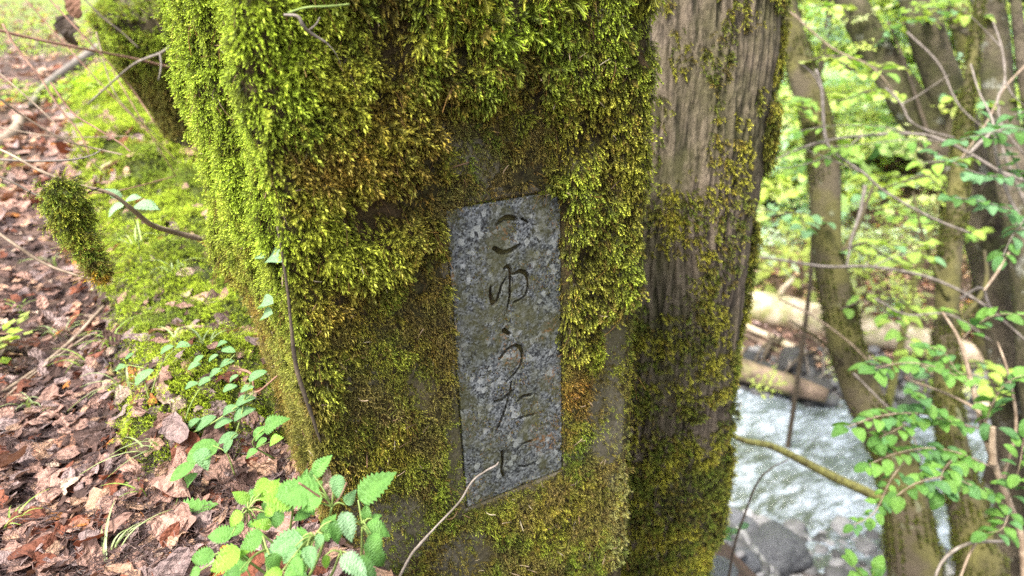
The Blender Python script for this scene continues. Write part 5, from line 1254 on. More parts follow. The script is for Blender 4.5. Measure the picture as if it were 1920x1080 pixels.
# ------------------------------------------------------------------ leafy plants
def add_leaf(root, base, tip, meshes, colr, nrm=(0, -.35, 1.), roll=0., name='leaf', width=1.):
    base = np.asarray(base, float); tip = np.asarray(tip, float); d = tip - base; L = np.linalg.norm(d); y = d / L
    z = np.asarray(nrm, float); z = z - y * z.dot(y); z /= np.linalg.norm(z); x = np.cross(y, z)
    if roll: z = z * math.cos(roll) + x * math.sin(roll); x = np.cross(y, z)
    o = bpy.data.objects.new(name, random.choice(meshes)); COL.objects.link(o); o.parent = root
    R_ = np.stack([x, y, z], 1); o.matrix_local = Matrix([[*(R_[0] * np.array((L * width, L, L))), base[0] - root.location[0]], [*(R_[1] * np.array((L * width, L, L))), base[1] - root.location[1]], [*(R_[2] * np.array((L * width, L, L))), base[2] - root.location[2]], [0, 0, 0, 1]])
    o.color = tuple(np.clip(colr, 0, 1)) + (1,); return o
def stems(root, lst, mat, name='stem'):
    for p, w in lst:
        V, F = tube(smooth_path(np.asarray(p), 14), w, 6, wob=.08); put(link(name, mesh_from(name, V, F), mat), root)
G1 = np.array((.13, .29, .065)); G2 = np.array((.20, .38, .05)); G3 = np.array((.16, .31, .13)); G4 = np.array((.075, .18, .04)); G5 = np.array((.25, .41, .23))
z8 = lambda a, b: (480 + a / 2.454, 640 + b / 2.454)
z2 = lambda a, b: (a / 2., 540 + b / 2.)
nettle = [(z8(265, 615), z8(338, 525), .69, G1), (z8(470, 730), z8(632, 596), .66, G1), (z8(372, 612), z8(378, 722), .66, G3), (z8(410, 752), z8(455, 688), .68, G3), (z8(398, 785), z8(450, 925), .62, G5),
          (z8(505, 828), z8(508, 748), .66, G1), (z8(535, 815), z8(582, 795), .66, G1), (z8(505, 845), z8(630, 886), .65, G1), (z8(528, 885), z8(575, 985), .64, G1), (z8(535, 925), z8(495, 1005), .65, G4),
          (z8(395, 985), z8(515, 1085), .60, G5), (z8(290, 690), z8(72, 702), .68, G1), (z8(215, 655), z8(235, 588), .70, G1), (z8(255, 680), z8(310, 640), .70, G1), (z8(300, 715), z8(185, 770), .67, G1), (z8(250, 760), z8(268, 800), .68, G1),
          (z8(180, 735), z8(20, 722), .70, G2), (z8(110, 655), z8(20, 705), .71, G2), (z8(240, 890), z8(100, 965), .66, G1), (z8(215, 900), z8(35, 985), .65, G3), (z8(310, 880), z8(362, 795), .66, G1), (z8(305, 885), z8(270, 965), .64, G3), (z8(235, 940), z8(262, 1045), .62, G3),
          (z8(180, 945), z8(120, 1030), .64, G3), (z8(205, 1028), z8(120, 1090), .62, G1), (z8(120, 790), z8(62, 862), .69, G4), (z8(95, 750), z8(25, 808), .70, G2), (z8(320, 985), z8(325, 1050), .63, G2), (z8(60, 640), z8(-20, 700), .72, G2),
          (z2(800, 1000), z2(698, 1018), .70, G1), (z2(900, 985), z2(775, 1062), .66, G2), (z2(870, 925), z2(770, 925), .72, G1), (z2(905, 845), z2(845, 895), .72, G2), (z2(935, 800), z2(870, 765), .74, G2), (z2(985, 790), z2(1045, 715), .72, G2), (z2(985, 930), z2(880, 985), .68, G1),
          (z2(930, 1035), z2(850, 1080), .64, G1), (z2(1020, 890), z2(945, 880), .70, G2), (z2(1120, 745), z2(1015, 775), .70, G1), (z2(1010, 1000), z2(1050, 1065), .63, G1), (z2(900, 1060), z2(830, 1100), .62, G4), (z2(1100, 1010), z2(1135, 1080), .61, G1), (z2(960, 860), z2(1030, 850), .73, G4), (z2(1000, 760), z2(940, 790), .73, G2),
          (z2(1060, 1060), z2(985, 1085), .60, G2), (z2(880, 1010), z2(930, 985), .67, G2), (z2(750, 1060), z2(700, 1085), .66, G1)]
nroots = [P(560, 1180, .74), P(470, 1150, .76), P(640, 1180, .70)]
_ex = []
for b_, t_, dp, g in nettle[::2]:
    ox, oy = random.uniform(-22, 22), random.uniform(6, 30); k_ = random.uniform(.7, 1.)
    _ex.append(((b_[0] + ox, b_[1] + oy), (b_[0] + ox + (t_[0] - b_[0]) * k_, b_[1] + oy + (t_[1] - b_[1]) * k_ + 4), dp + .035, G4 if random.random() < .5 else G1))
nettle += _ex
pl = empty('nettle_plant', nroots[0], 'bright green serrated nettle-like plant spreading at the foot of the post', 'plant')
st = []; 
for i_, (b_, t_, dp, g) in enumerate(nettle):
    B_ = P(b_[0], b_[1], dp); T_ = P(t_[0], t_[1], dp - .012 + .02 * random.random())
    add_leaf(pl, B_, T_, NET_OM, g * random.uniform(.85, 1.15), nrm=(random.uniform(-.3, .2), -.6, 1.), roll=random.uniform(-.2, .2), width=random.uniform(1.0, 1.25))
hubs = [P(*z8(350, 760), .68), P(*z8(270, 900), .655), P(*z8(490, 850), .66), P(*z8(390, 970), .64), P(*z8(180, 720), .71), P(*z2(960, 900), .70), P(*z2(900, 1000), .68), P(*z2(930, 830), .73), P(*z2(1000, 980), .66)]
for i_, (b_, t_, dp, g) in enumerate(nettle):
    B_ = P(b_[0], b_[1], dp); h_ = min(hubs, key=lambda q: np.linalg.norm(q - B_)); st.append(([h_, (h_ + B_) / 2 + np.array((0, 0, .004)), B_], [.0011, .0007]))
for i_, h_ in enumerate(hubs):
    b_ = nroots[i_ % 3] + rng.normal(0, .01, 3); st.append(([b_, (b_ * .45 + h_ * .55) + np.array((.01, .01, -.01)), h_], [.0022, .0012]))
stems(pl, st, STEM)
# vetch-like plant with narrow leaflets
vet = [((500, 358), (566, 303)), ((518, 492), (592, 463)), ((603, 552), (684, 513)), ((608, 597), (704, 533)), ((698, 525), (742, 488)), ((728, 527), (802, 478)), ((828, 472), (884, 438)), ((798, 517), (862, 490)), ((868, 492), (938, 445)), ((833, 382), (884, 363)), ((858, 348), (888, 325)), ((898, 384), (944, 366)), ((928, 342), (994, 309)),
       ((878, 432), (948, 404)), ((700, 300), (745, 280)), ((740, 360), (790, 335)), ((690, 372), (735, 352)), ((780, 330), (825, 300)), ((820, 290), (870, 268)), ((780, 272), (812, 248)), ((598, 242), (644, 214)), ((656, 216), (704, 206)), ((500, 242), (468, 264)), ((428, 303), (468, 288)), ((760, 250), (720, 285)), ((810, 215), (845, 198)), ((830, 225), (880, 235))]
pl2 = empty('vetch_plant', P(*z2(720, 640), 1.06), 'arching plant with small paired blue-green leaflets in front of the moss bank', 'plant')
for b_, t_ in vet:
    dp = 1.0 + .06 * (800 - b_[0]) / 400; add_leaf(pl2, P(*z2(*b_), dp), P(*z2(*t_), dp - .01), LAN_OM, (G3 * .9 + G1 * .1) * random.uniform(.85, 1.15), nrm=(-.1, -.5, 1.), width=1.25)
V2 = lambda *l: [P(*z2(a, b), 1.0 + .06 * (800 - a) / 400) for a, b in l]
stems(pl2, [(V2((640, 660), (700, 560), (790, 510), (880, 450), (950, 395)), [.0016, .0008]), (V2((700, 640), (690, 520), (735, 400), (820, 310), (880, 250)), [.0014, .0007]), (V2((660, 660), (620, 560), (560, 420), (540, 340)), [.0012, .0006]), (V2((560, 420), (600, 300), (650, 235), (700, 212)), [.0010, .0006]),
            (V2((880, 560), (905, 480), (920, 400), (940, 350)), [.0014, .0007]), (V2((540, 300), (480, 290), (440, 300)), [.0009, .0006])], STEM)
# broader leaves lower down
pl3 = empty('woodland_seedling', P(*z2(840, 620), .92), 'young plant with one broad pointed leaf and toothed leaflets left of the post foot', 'plant')
for b_, t_, dp, g, ms, wd in [((820, 585), (690, 640), .93, G1, OVA_OM, 1.3), ((745, 600), (778, 682), .92, G3, NET_OM, 1.2), ((732, 652), (628, 722), .94, G1, LAN_OM, 1.2), ((892, 545), (812, 575), .93, G3, OVA_OM, 1.), ((868, 562), (838, 616), .92, G3, OVA_OM, 1.),
                              ((985, 528), (1072, 482), .86, G1, NET_OM, 1.1), ((945, 572), (988, 518), .87, G1, OVA_OM, 1.), ((998, 560), (958, 595), .86, G1, NET_OM, 1.), ((1010, 578), (1054, 558), .85, G2, NET_OM, 1.3), ((920, 630), (960, 608), .88, G1, OVA_OM, 1.2)]:
    add_leaf(pl3, P(*z2(*b_), dp), P(*z2(*t_), dp - .01), ms, g * random.uniform(.85, 1.1), nrm=(-.1, -.5, 1.), width=wd)
stems(pl3, [([P(*z2(880, 700), .95), P(*z2(850, 620), .93), P(*z2(800, 590), .93)], [.0014, .0008]), ([P(*z2(850, 620), .93), P(*z2(870, 560), .92), P(*z2(895, 545), .93)], [.001, .0006]), ([P(*z2(1030, 640), .9), P(*z2(960, 600), .88), P(*z2(950, 570), .87), P(*z2(990, 528), .86)], [.0013, .0007]), ([P(*z2(960, 600), .88), P(*z2(1010, 578), .86)], [.0008, .0006])], STEM)
pl4 = empty('woodland_seedling', P(*z2(640, 960), .95), 'low plant with a large ruffled toothed leaf just left of the nettles', 'plant')
for b_, t_, dp, ms in [((650, 880), (785, 800), .93, NET_OM), ((640, 880), (625, 948), .93, OVA_OM), ((690, 745), (724, 696), .95, OVA_OM), ((640, 900), (700, 880), .93, OVA_OM)]:
    add_leaf(pl4, P(*z2(*b_), dp), P(*z2(*t_), dp - .01), ms, G1 * random.uniform(.9, 1.1), nrm=(-.1, -.5, 1.), width=1.15)
stems(pl4, [([P(*z2(650, 990), .97), P(*z2(642, 930), .95), P(*z2(645, 882), .93)], [.0013, .0008]), ([P(*z2(642, 930), .95), P(*z2(660, 810), .95), P(*z2(690, 745), .95)], [.001, .0006])], STEM)
# seedlings growing out of the moss of the post
def seedling(lab, stem_, leaves, fn):
    root = empty('moss_seedling', P(*fn(stem_[0][0], stem_[0][1], .012)), lab, 'seedling')
    stems(root, [([P(*fn(a, b, o_)) for a, b, o_ in stem_], [.0007, .0005])], STEM)
    for a in leaves: add_leaf(root, P(*fn(a[0], a[1], a[4])), P(*fn(a[2], a[3], a[4] + .006)), OVA_OM, G5 * random.uniform(.75, .95), nrm=(-.6, -.5, 1.), width=a[5])
seedling('tiny two-leaved seedling on the post beside the long crevice', [(515, 505, .012), (505, 490, .03), (500, 480, .034)], [(498, 477, 474, 473, .034, .8), (500, 482, 520, 478, .034, .9)], onleft)
seedling('tiny seedling with two leaves below the first one and nearer the moss bank', [(510, 600, .012), (500, 585, .03)], [(506, 564, 480, 567, .03, .8), (506, 584, 484, 594, .03, .8)], onleft)
seedling('round pale leaflet sprouting from the bright moss at the upper left of the post', [(450, 40, .02), (440, 28, .04)], [(452, 24, 422, 26, .045, 1.9)], onleft)
seedling('slim pale leaf pair on the left face below the round leaflet', [(470, 275, .02), (465, 262, .035)], [(455, 262, 474, 252, .038, 1.2), (440, 280, 458, 268, .038, .7)], onleft)
seedling('tiny green sprout poking from the moss at the far left edge of the post', [(395, 200, .02), (385, 192, .035)], [(375, 192, 398, 184, .035, 1.)], onleft)
# pale bramble leaves behind the vine
pl5 = empty('bramble_seedling', P(240, 470, 1.16), 'young pale blue-green three-leaved sprig standing in the moss behind the vine', 'plant')
for a in [(230, 380, 198, 402, 1.14), (232, 378, 262, 366, 1.14), (250, 385, 296, 386, 1.12), (228, 372, 196, 352, 1.16)]: add_leaf(pl5, P(a[0], a[1], a[4]), P(a[2], a[3], a[4] - .01), NET_OM, G5 * random.uniform(.85, 1.1), nrm=(0, -.4, 1.), width=1.15)
stems(pl5, [([P(262, 470, 1.18), P(255, 420, 1.16), P(232, 380, 1.14)], [.0012, .0007])], STEM)
# grass
def tuft(a, b, n, hpx, colr, lab, spread=1., seed=0, lean=(0, 0, 0)):
    q = hit(a, b); t_ = (q - CAM) @ (M3 @ np.array((0, 0, 1.))); H_ = hpx * t_ / FPX; r = np.random.default_rng(seed)
    root = empty('grass_tuft', q, lab, 'grass', 'grass tufts on the path edge')
    for k in range(n):
        an = r.uniform(0, 6.28); d = np.array((math.cos(an), math.sin(an), 0)) * spread * r.uniform(.3, 1) + np.array(lean); h_ = H_ * r.uniform(.5, 1); s = np.linspace(0, 1, 8)[:, None]
        c_ = q + rng.normal(0, .006, 3) * (1, 1, 0) + d * h_ * s ** 1.8 + np.array((0, 0, 1.)) * h_ * (s - .55 * s ** 2.6); sd_ = np.cross(d + (0, 0, .01), (0, 0, 1.)); sd_ /= np.linalg.norm(sd_) + 1e-9
        w_ = .0016 * (1 - s ** 2) * r.uniform(.8, 1.4) + .0002; V = np.stack([c_ - sd_ * w_, c_ + np.array((0, 0, -.0006)), c_ + sd_ * w_], 1).reshape(-1, 3)
        F = [(i * 3 + j, i * 3 + j + 1, i * 3 + j + 4, i * 3 + j + 3) for i in range(7) for j in range(2)]
        o = link('blade', mesh_from('blade', V, F, attrs={'vein': np.zeros(24)}), GRN_O); put(o, root); o.color = tuple(np.clip(np.array(colr) * r.uniform(.8, 1.2), 0, 1)) + (1,)
GR = (.24, .36, .07); GP = (.34, .42, .20)
tuft(215, 655, 12, 95, GR, 'leafy grass tuft at the left margin of the moss bank', 1.0, 1)
tuft(240, 745, 9, 120, GP, 'pale grass tuft hanging over the shaded step of the bank', .9, 2, (-.2, -.3, 0))
tuft(120, 640, 8, 85, GP, 'wispy grass left of the leafy tuft', 1.2, 3)
tuft(160, 690, 7, 70, GR, 'short grass below the straight tan dead stem', 1.2, 4)
tuft(60, 770, 8, 70, GP, 'fine grass lying over the litter by the left edge', 1.4, 5)
tuft(120, 780, 6, 60, GR, 'few short blades right of the fine grass', 1.3, 6)
tuft(300, 860, 9, 115, GP, 'long arching blades below the ruffled moss step', .8, 7, (-.3, -.2, 0))
tuft(275, 940, 7, 110, GR, 'blades crossing the tan lobed leaf', .8, 8, (-.4, .2, 0))
tuft(215, 1060, 7, 130, GP, 'blades rising from the bottom edge left of the reddish stick', .7, 9, (.3, .6, 0))
tuft(20, 1010, 6, 110, GR, 'blades at the lower left corner', .8, 10, (.2, .1, 0))
tuft(90, 1075, 5, 40, GR, 'tiny sprout of grass beside the yellow leaf tip', .7, 11)
tuft(330, 520, 10, 80, GP, 'thin grass on the moss bank near the foot of the post', 1.1, 12)
tuft(255, 470, 9, 90, GP, 'thin grass behind the hanging moss clump', 1.1, 13)
tuft(110, 500, 7, 60, GP, 'thin grass left of and beneath the hanging moss clump', 1.3, 14)
tuft(330, 650, 8, 80, GP, 'fine blades beside the cream oval leaf', 1.0, 15)
tuft(420, 520, 6, 60, GR, 'short blades against the left face of the post', .9, 16)
tuft(40, 590, 7, 60, GR, 'short grass at the left edge below the brown stem', 1.3, 17)
tuft(390, 660, 6, 75, GP, 'fine blades in front of the dark crumpled leaf', 1.0, 18)

# ------------------------------------------------------------------ leafy shrubs on the right
def leafy(root, pts, w, spacing, llen, cols, mat, meshes=OVA_OM, stemname='branch', start=.15, droop=.15, seed=0, pair=True):
    """pts (px, py, distance)"""
    p3 = smooth_path(np.array([P(*q) for q in pts]), 40); dep = np.mean([q[2] for q in pts]); r = np.random.default_rng(seed + 500)
    V, F = tube(p3, np.linspace(w / 2, w / 4, 40) * dep / FPX, 6, wob=.12, seed=seed); put(link(stemname, mesh_from(stemname, V, F), mat), root)
    L = np.concatenate([[0], np.cumsum(np.linalg.norm(np.diff(p3, axis=0), axis=1))]); d0 = L[-1] * start; k = 0
    while d0 <= L[-1] + 1e-6:
        i_ = min(int(np.searchsorted(L, d0)), 39); p = p3[i_]; t = _n(p3[min(39, i_ + 1)] - p3[max(0, i_ - 1)]); up = np.array((0, 0, 1.)); sd_ = _n(np.cross(t, up) + r.normal(0, .2, 3))
        for s in ((-1, 1) if pair else ((1,) if k % 2 else (-1,))):
            l = llen * r.uniform(.7, 1.2); d = _n(sd_ * s + t * r.uniform(.3, .9) + np.array((0, 0, r.uniform(-.35, .25) - droop)))
            b = p + d * .008; add_leaf(root, b, b + d * l, meshes, cols[r.integers(0, len(cols))] * r.uniform(.8, 1.2), nrm=_n(up + r.normal(0, .3, 3)), width=r.uniform(1.1, 1.45))
        d0 += spacing * r.uniform(.7, 1.3); k += 1
    l = llen * 1.1; add_leaf(root, p3[-1], p3[-1] + _n(p3[-1] - p3[-3] + np.array((0, 0, -.001))) * l, meshes, cols[0], nrm=(0, -.2, 1.), width=1.3)
GA = np.array((.085, .20, .040)); GB = np.array((.13, .27, .050)); GC = np.array((.085, .20, .065)); GD = np.array((.13, .26, .12)); GY = np.array((.24, .40, .06))
shr = empty('leafy_shrub', P(1905, 1250, 2.15), 'leafy shrub with pinkish tan stems and fresh oval leaves at the lower right', 'shrub')
D0 = 2.15
def bs(root, l, w, mat, dp=D0, nm='stem'):
    V, F = tube(smooth_path(np.array([P(a, b, dp + dz) for a, b, dz in l]), 40), np.array(w) / 2 * dp / FPX, 8, wob=.2, seed=len(l)); put(link(nm, mesh_from(nm, V, F), mat), root)
bs(shr, [(1925, 1250, 0), (1918, 1030, 0), (1890, 940, 0), (1868, 880, 0), (1844, 805, .02), (1822, 720, .03), (1800, 640, .05), (1767, 585, .08)], [14, 13, 13, 12, 10, 7, 4], TW_TAN)
bs(shr, [(1868, 880, 0), (1850, 800, 0), (1832, 770, .02), (1790, 745, .04), (1740, 725, .06), (1700, 712, .08)], [7, 6, 5, 4], TW_TAN)
bs(shr, [(1880, 900, 0), (1905, 800, -.04), (1890, 700, -.04), (1870, 640, 0)], [6, 5, 3], TW_TAN)
bs(shr, [(1745, 1120, -.1), (1760, 1065, -.1), (1785, 1035, -.1), (1825, 1017, -.08), (1880, 1015, -.04)], [4, 5, 6, 6], TW_GREY)
bs(shr, [(1800, 1085, -.1), (1815, 1045, -.09), (1830, 1018, -.08)], [4, 4], TW_TAN)
bs(shr, [(1862, 870, -.02), (1860, 830, -.03), (1862, 800, -.04)], [14, 10], TW_TAN, nm='broken_stub')
sb = [([(1844, 805, 2.17), (1780, 790, 2.1), (1720, 775, 2.05), (1650, 780, 2.0), (1590, 800, 1.98)], 4, .05, .055), ([(1822, 720, 2.18), (1760, 690, 2.15), (1700, 680, 2.1), (1640, 690, 2.05)], 4, .05, .062), ([(1868, 880, 2.15), (1800, 850, 2.1), (1740, 840, 2.05), (1680, 850, 2.0), (1630, 870, 2.0)], 4, .045, .05),
      ([(1844, 805, 2.17), (1860, 760, 2.1), (1885, 720, 2.05), (1925, 700, 2.0)], 4, .05, .055), ([(1905, 960, 2.15), (1840, 920, 2.05), (1780, 895, 2.0), (1720, 905, 1.95), (1680, 930, 1.95)], 4, .045, .05), ([(1800, 640, 2.2), (1830, 610, 2.15), (1870, 590, 2.1), (1925, 590, 2.1)], 3, .05, .055),
      ([(1890, 940, 2.1), (1910, 880, 2.0), (1920, 820, 2.0)], 3, .045, .055), ([(1700, 860, 2.0), (1670, 900, 1.98), (1640, 960, 1.96), (1600, 985, 1.96)], 3, .032, .036), ([(1780, 790, 2.1), (1750, 760, 2.05), (1720, 740, 2.02)], 3, .04, .05), ([(1800, 850, 2.1), (1770, 880, 2.0), (1760, 920, 1.98)], 3, .045, .06), ([(1895, 950, 2.1), (1880, 990, 2.0), (1850, 1000, 2.0)], 3, .045, .05),
      ([(1720, 775, 2.05), (1690, 800, 2.0), (1650, 820, 2.0)], 3, .035, .045), ([(1850, 700, 2.2), (1800, 700, 2.2), (1770, 660, 2.2), (1740, 650, 2.2)], 3, .045, .05)]
for i_, (l, w, sp, ll) in enumerate(sb): leafy(shr, l, w * .7, sp * .66, ll * .95, [GA, GB, GB, GC], TW_TAN, seed=i_)
shr2 = empty('leafy_shrub', P(1990, 760, 2.4), 'shrub with cool blue-green leaves reaching in at the right edge above the tan-stemmed shrub', 'shrub')
s2 = [([(1990, 420, 2.4), (1930, 350, 2.35), (1890, 280, 2.3), (1860, 230, 2.3)], 6, .055, .06), ([(1980, 460, 2.4), (1900, 400, 2.3), (1850, 380, 2.25), (1790, 370, 2.2)], 5, .055, .065), ([(1990, 330, 2.4), (1950, 260, 2.3), (1900, 240, 2.25), (1850, 250, 2.2), (1800, 262, 2.2)], 4, .055, .06), ([(1930, 400, 2.35), (1900, 440, 2.3), (1880, 480, 2.3)], 4, .05, .06),
      ([(1900, 330, 2.3), (1860, 330, 2.25), (1820, 320, 2.2), (1760, 290, 2.2)], 4, .055, .06), ([(1985, 250, 2.4), (1940, 210, 2.3), (1900, 215, 2.3)], 4, .05, .055)]
for i_, (l, w, sp, ll) in enumerate(s2): leafy(shr2, l, w * .7, sp * .7, ll * .95, [GC, GD, GD, GA], TW_GREY, seed=40 + i_)
bs(shr2, [(1995, 760, 0), (1985, 560, 0), (1985, 420, 0), (1992, 300, 0)], [12, 10, 8, 5], TW_GREY, dp=2.4)
bs(shr2, [(1985, 500, 0), (1905, 395, 0), (1870, 300, 0), (1862, 230, 0), (1835, 170, .05), (1820, 120, .1)], [8, 6, 5, 3, 3], TW_GREY, dp=2.4)
shr3 = empty('overhanging_branch', P(1985, 355, 3.0), 'long thin overhanging branch with flat layers of yellow-green leaves right of the thick tree', 'branch')
bs(shr3, [(1985, 360, 0), (1920, 338, 0), (1875, 322, 0), (1825, 292, 0), (1770, 264, 0), (1715, 251, 0), (1620, 254, 0), (1530, 268, .05), (1450, 300, .1)], [8, 7, 6, 6, 5, 4, 3], TW_GREY, dp=3.0, nm='stem')
for i_, l in enumerate([[(1770, 264, 3.0), (1700, 262, 2.95), (1640, 268, 2.9), (1560, 275, 2.9)], [(1715, 251, 3.0), (1640, 236, 3.0), (1560, 236, 3.0), (1500, 245, 3.05)], [(1620, 254, 3.0), (1560, 290, 2.95), (1500, 310, 2.95), (1450, 318, 3.)], [(1825, 292, 3.0), (1780, 300, 2.9), (1730, 305, 2.9)], [(1560, 262, 3.0), (1500, 280, 3.1), (1440, 286, 3.2)]]): leafy(shr3, l, 2.5, .055, .065, [GY, GY * .8, GB], TW_GREY, seed=60 + i_, pair=i_ % 2 == 0)
add_leaf(shr3, P(1646, 268, 2.9), P(1640, 298, 2.88), OVA_OM, np.array((.06, .17, .03)), nrm=(.3, -1, .2), width=1.6)
def tree_twig(lab, pl, w, dp, mat, forks=(), nm='bare_twig', grp='bare twigs in front of the stream'):
    twig(nm, [(a, b, dp) for a, b in pl], w, mat, lab, 'twig', group=grp, forks=[([(a, b, dp) for a, b in f], fw) for f, fw in forks])
tree_twig('long pale twig descending diagonally from behind the thick tree to the twin-trunked tree', [(1530, 130), (1541, 170), (1548, 260), (1572, 292), (1620, 325), (1660, 360), (1750, 410), (1822, 438)], [5, 6, 6, 5, 5, 4], 2.9, TW_GREY, [([(1541, 170), (1525, 140), (1500, 118)], 4), ([(1620, 325), (1560, 300), (1510, 280)], 3)])
tree_twig('level dark twig crossing the pink leaf bank above the big pale log', [(1400, 478), (1480, 490), (1550, 500), (1635, 500), (1730, 517), (1800, 545), (1850, 575)], [4, 5, 6, 6, 5, 5], 3.3, TW_GREY, [([(1635, 500), (1680, 480), (1720, 470)], 3)])
tree_twig('pale stiff twig standing upright between the thick tree and the sapling above the log', [(1622, 348), (1612, 400), (1596, 450), (1588, 500)], [7, 6, 5, 4], 3.6, TW_GREY)
tree_twig('fine dark twig curving up from the rocks beside the thick tree', [(1365, 1090), (1378, 1020), (1398, 960), (1420, 905), (1446, 878), (1478, 862)], [5, 4.5, 4, 3, 2], 2.1, TW_DARK)
tree_twig('grey forked twig in front of the mottled tree at the upper right', [(1862, 40), (1878, 90), (1884, 150), (1870, 190), (1882, 240), (1920, 290)], [3, 4, 4, 4, 3], 2.6, TW_GREY, [([(1884, 150), (1900, 180), (1925, 200)], 3), ([(1878, 90), (1850, 60), (1820, 30)], 3)])
tree_twig('pale curved twig looping down over the right stem of the twin-trunked tree', [(1700, -10), (1715, 60), (1740, 25), (1735, 100)], [3, 3, 3], 3.4, TW_GREY) if False else None
tree_twig('pale thin twig crossing the left stem of the twin-trunked tree', [(1660, 165), (1690, 195), (1705, 225), (1740, 245), (1790, 258)], [4, 4, 3, 3], 3.4, TW_GREY, [([(1690, 195), (1720, 180), (1780, 140)], 2.5)])
tree_twig('slanting bare branch between the two shrubs at the right edge', [(1815, 290), (1835, 270), (1855, 252), (1862, 240)], [6, 8, 7, 5], 2.6, TW_GREY)
tree_twig('pale straight twig at the right edge below the blue-green shrub', [(1925, 430), (1895, 470), (1870, 510), (1845, 545)], [6, 6, 5, 4], 2.3, TW_TAN)
tree_twig('thin dark twig arching down to the right edge over the pink leaf bank', [(1800, 560), (1840, 540), (1860, 580), (1925, 640)], [5, 5, 4], 2.6, TW_GREY)
sap = empty('leafy_seedling', P(1620, 1130, 2.0), 'small leafy sprig cut by the bottom edge in front of the stream', 'plant')
for i_, l in enumerate([[(1622, 1120, 2.0), (1620, 1085, 2.0), (1600, 1060, 1.98)], [(1622, 1110, 2.0), (1640, 1070, 1.98)]]): leafy(sap, l, 3, .03, .05, [GB, GA], STEM, seed=80 + i_)
sap = empty('leafy_seedling', P(1345, 1010, 2.35), 'faint pale-green sprig over the rocks beside the thick tree', 'plant')
leafy(sap, [(1345, 1010, 2.35), (1340, 975, 2.3), (1325, 960, 2.3)], 2, .04, .04, [GD, GB], STEM, seed=90); leafy(sap, [(1345, 1000, 2.35), (1370, 1000, 2.3), (1385, 990, 2.3)], 2, .04, .04, [GD, GB], STEM, seed=91)

r = np.random.default_rng(72); n = 260; k = r.integers(60, 200, n); d = r.normal(0, 1, (n, 3)); d /= np.linalg.norm(d, axis=1)[:, None]
scatter('loose_strands', SH_THREAD, cp[k] + d * .006, eulers(frames(d * .7 + np.array((0, 0, -1.)), r.normal(0, 1, (n, 3)))), r.uniform(.018, .036, n), r.integers(0, 5, n), mixc(np.repeat([MOSS_OLIVE * 1.3], n, 0), MOSS_BROWN * 1.3, r.uniform(0, 1, n)), parent=clump, kind='stuff')

r = np.random.default_rng(99)
for k, (a, b, a2, b2, dd) in enumerate([(-20, 120, 200, 330, 1.6), (40, -10, 330, 300, 2.0), (180, 60, 300, 260, 1.9), (210, 130, 330, 330, 1.9), (-20, 235, 260, 255, 1.8), (60, 360, 330, 330, 1.5)]):
    m1 = ((a + a2) / 2 + r.normal(0, 12), (b + b2) / 2 + r.normal(0, 12)); lab = ['hair-thin stem from the left edge below the reddish straight stem', 'long hair-thin stem running from the top edge to the moss bank', 'hair-thin stem just left of the stump', 'hair-thin stem in front of the stump base', 'hair-thin nearly level stem beneath the pale-grey dead branch', 'hair-thin stem over the moss above the twisted vine'][k]
    twig('bare_twig', [(a, b, dd), (m1[0], m1[1], dd), (a2, b2, dd + .1)], [2.4, 2.4, 1.6], TW_RED if k % 2 else TW_TAN, lab, 'twig', group=tw)
for k, (pl_, dd, lab) in enumerate([([(1460, 560), (1520, 590), (1590, 640), (1640, 690)], 3.6, 'thin pale twig slanting down in front of the nearest leaning tree'), ([(1600, 700), (1640, 740), (1700, 800), (1730, 860)], 3.2, 'thin twig crossing the foot of the nearest leaning tree'), ([(1925, 120), (1880, 170), (1850, 230), (1800, 300)], 3.0, 'thin twig slanting from the right edge over the mottled tree'),
                                ([(1700, 60), (1760, 120), (1800, 200), (1870, 260)], 3.4, 'thin twig crossing the right stem of the twin trunks'), ([(1480, 20), (1560, 90), (1640, 130), (1700, 210)], 3.8, 'thin twig from the top edge to the left stem of the twin trunks'), ([(1640, 560), (1700, 590), (1780, 590), (1860, 640)], 3.4, 'thin twig over the far bank right of the pale log')]):
    tree_twig(lab, pl_, [4, 3.5, 3, 2], dd, TW_GREY if k % 2 else TW_TAN)

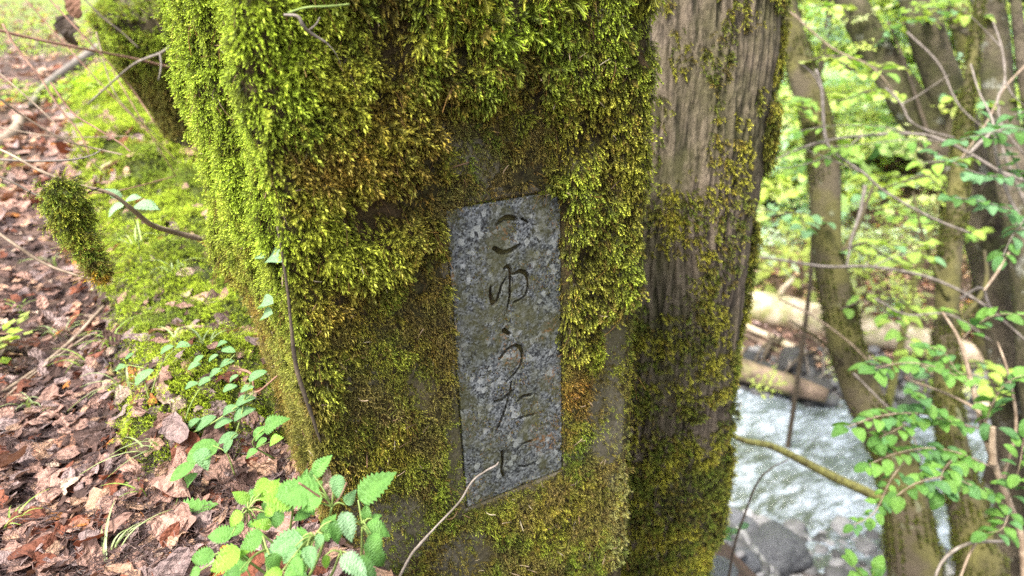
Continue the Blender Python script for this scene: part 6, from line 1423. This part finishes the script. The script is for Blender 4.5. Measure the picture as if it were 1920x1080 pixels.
# leafy side branches of the leaning trees, in flat layers
GZ = [np.array((.30, .42, .08)), np.array((.20, .36, .07)), np.array((.40, .50, .14)), np.array((.18, .34, .16))]
for k, (rt, pl_) in enumerate([(T1R, [(1535, 235, 4.1), (1500, 200, 3.9), (1455, 185, 3.8)]), (T1R, [(1500, 120, 4.2), (1560, 105, 4.0), (1620, 118, 3.9), (1660, 135, 3.8)]), (T1R, [(1550, 420, 4.0), (1500, 400, 3.8), (1445, 405, 3.7)]),
                               (T1R, [(1556, 480, 4.0), (1620, 455, 3.9), (1690, 462, 3.8), (1740, 480, 3.7)]), (T1R, [(1575, 580, 3.9), (1640, 560, 3.8), (1700, 590, 3.7)]),
                               (T2R, [(1690, 180, 5.1), (1640, 170, 4.8), (1590, 185, 4.6), (1540, 190, 4.5)]), (T2R, [(1640, 90, 5.2), (1700, 40, 4.9), (1770, 20, 4.7), (1840, 30, 4.5)]), (T2R, [(1800, 345, 5.0), (1740, 330, 4.7), (1680, 345, 4.5), (1620, 365, 4.4)]),
                               (T2R, [(1850, 440, 4.9), (1790, 420, 4.6), (1720, 420, 4.5)]), (T2R, [(1600, 20, 5.2), (1550, 10, 4.8), (1490, 25, 4.7), (1460, 40, 4.6)]), (T2R, [(1770, 170, 5.0), (1830, 200, 4.6), (1890, 190, 4.4)]), (T2R, [(1905, 700, 4.6), (1840, 680, 4.3), (1780, 690, 4.2), (1720, 720, 4.1)])]):
    leafy(rt, pl_, 5, .095, .10, [GZ[k % 4], GZ[(k + 1) % 4], GZ[0]], TW_DARK, stemname='branch', seed=120 + k, start=.1, droop=.05)
    q = P(*pl_[1]); e_ = P(*pl_[-1]); t_ = _n(e_ - q); s_ = np.cross(t_, (0, 0, 1.))
    for sg in (-1, 1):
        m_ = q + s_ * sg * .3 + t_ * .3; w_ = (M3.T @ (m_ - CAM)); px_ = (960 + FPX * w_[0] / w_[2], 540 + FPX * w_[1] / w_[2], w_[2])
        leafy(rt, [pl_[1], tuple(px_)], 3, .085, .09, [GZ[(k + 1) % 4], GZ[0]], TW_DARK, stemname='branch', seed=150 + k * 2 + sg, start=.3, droop=.05)
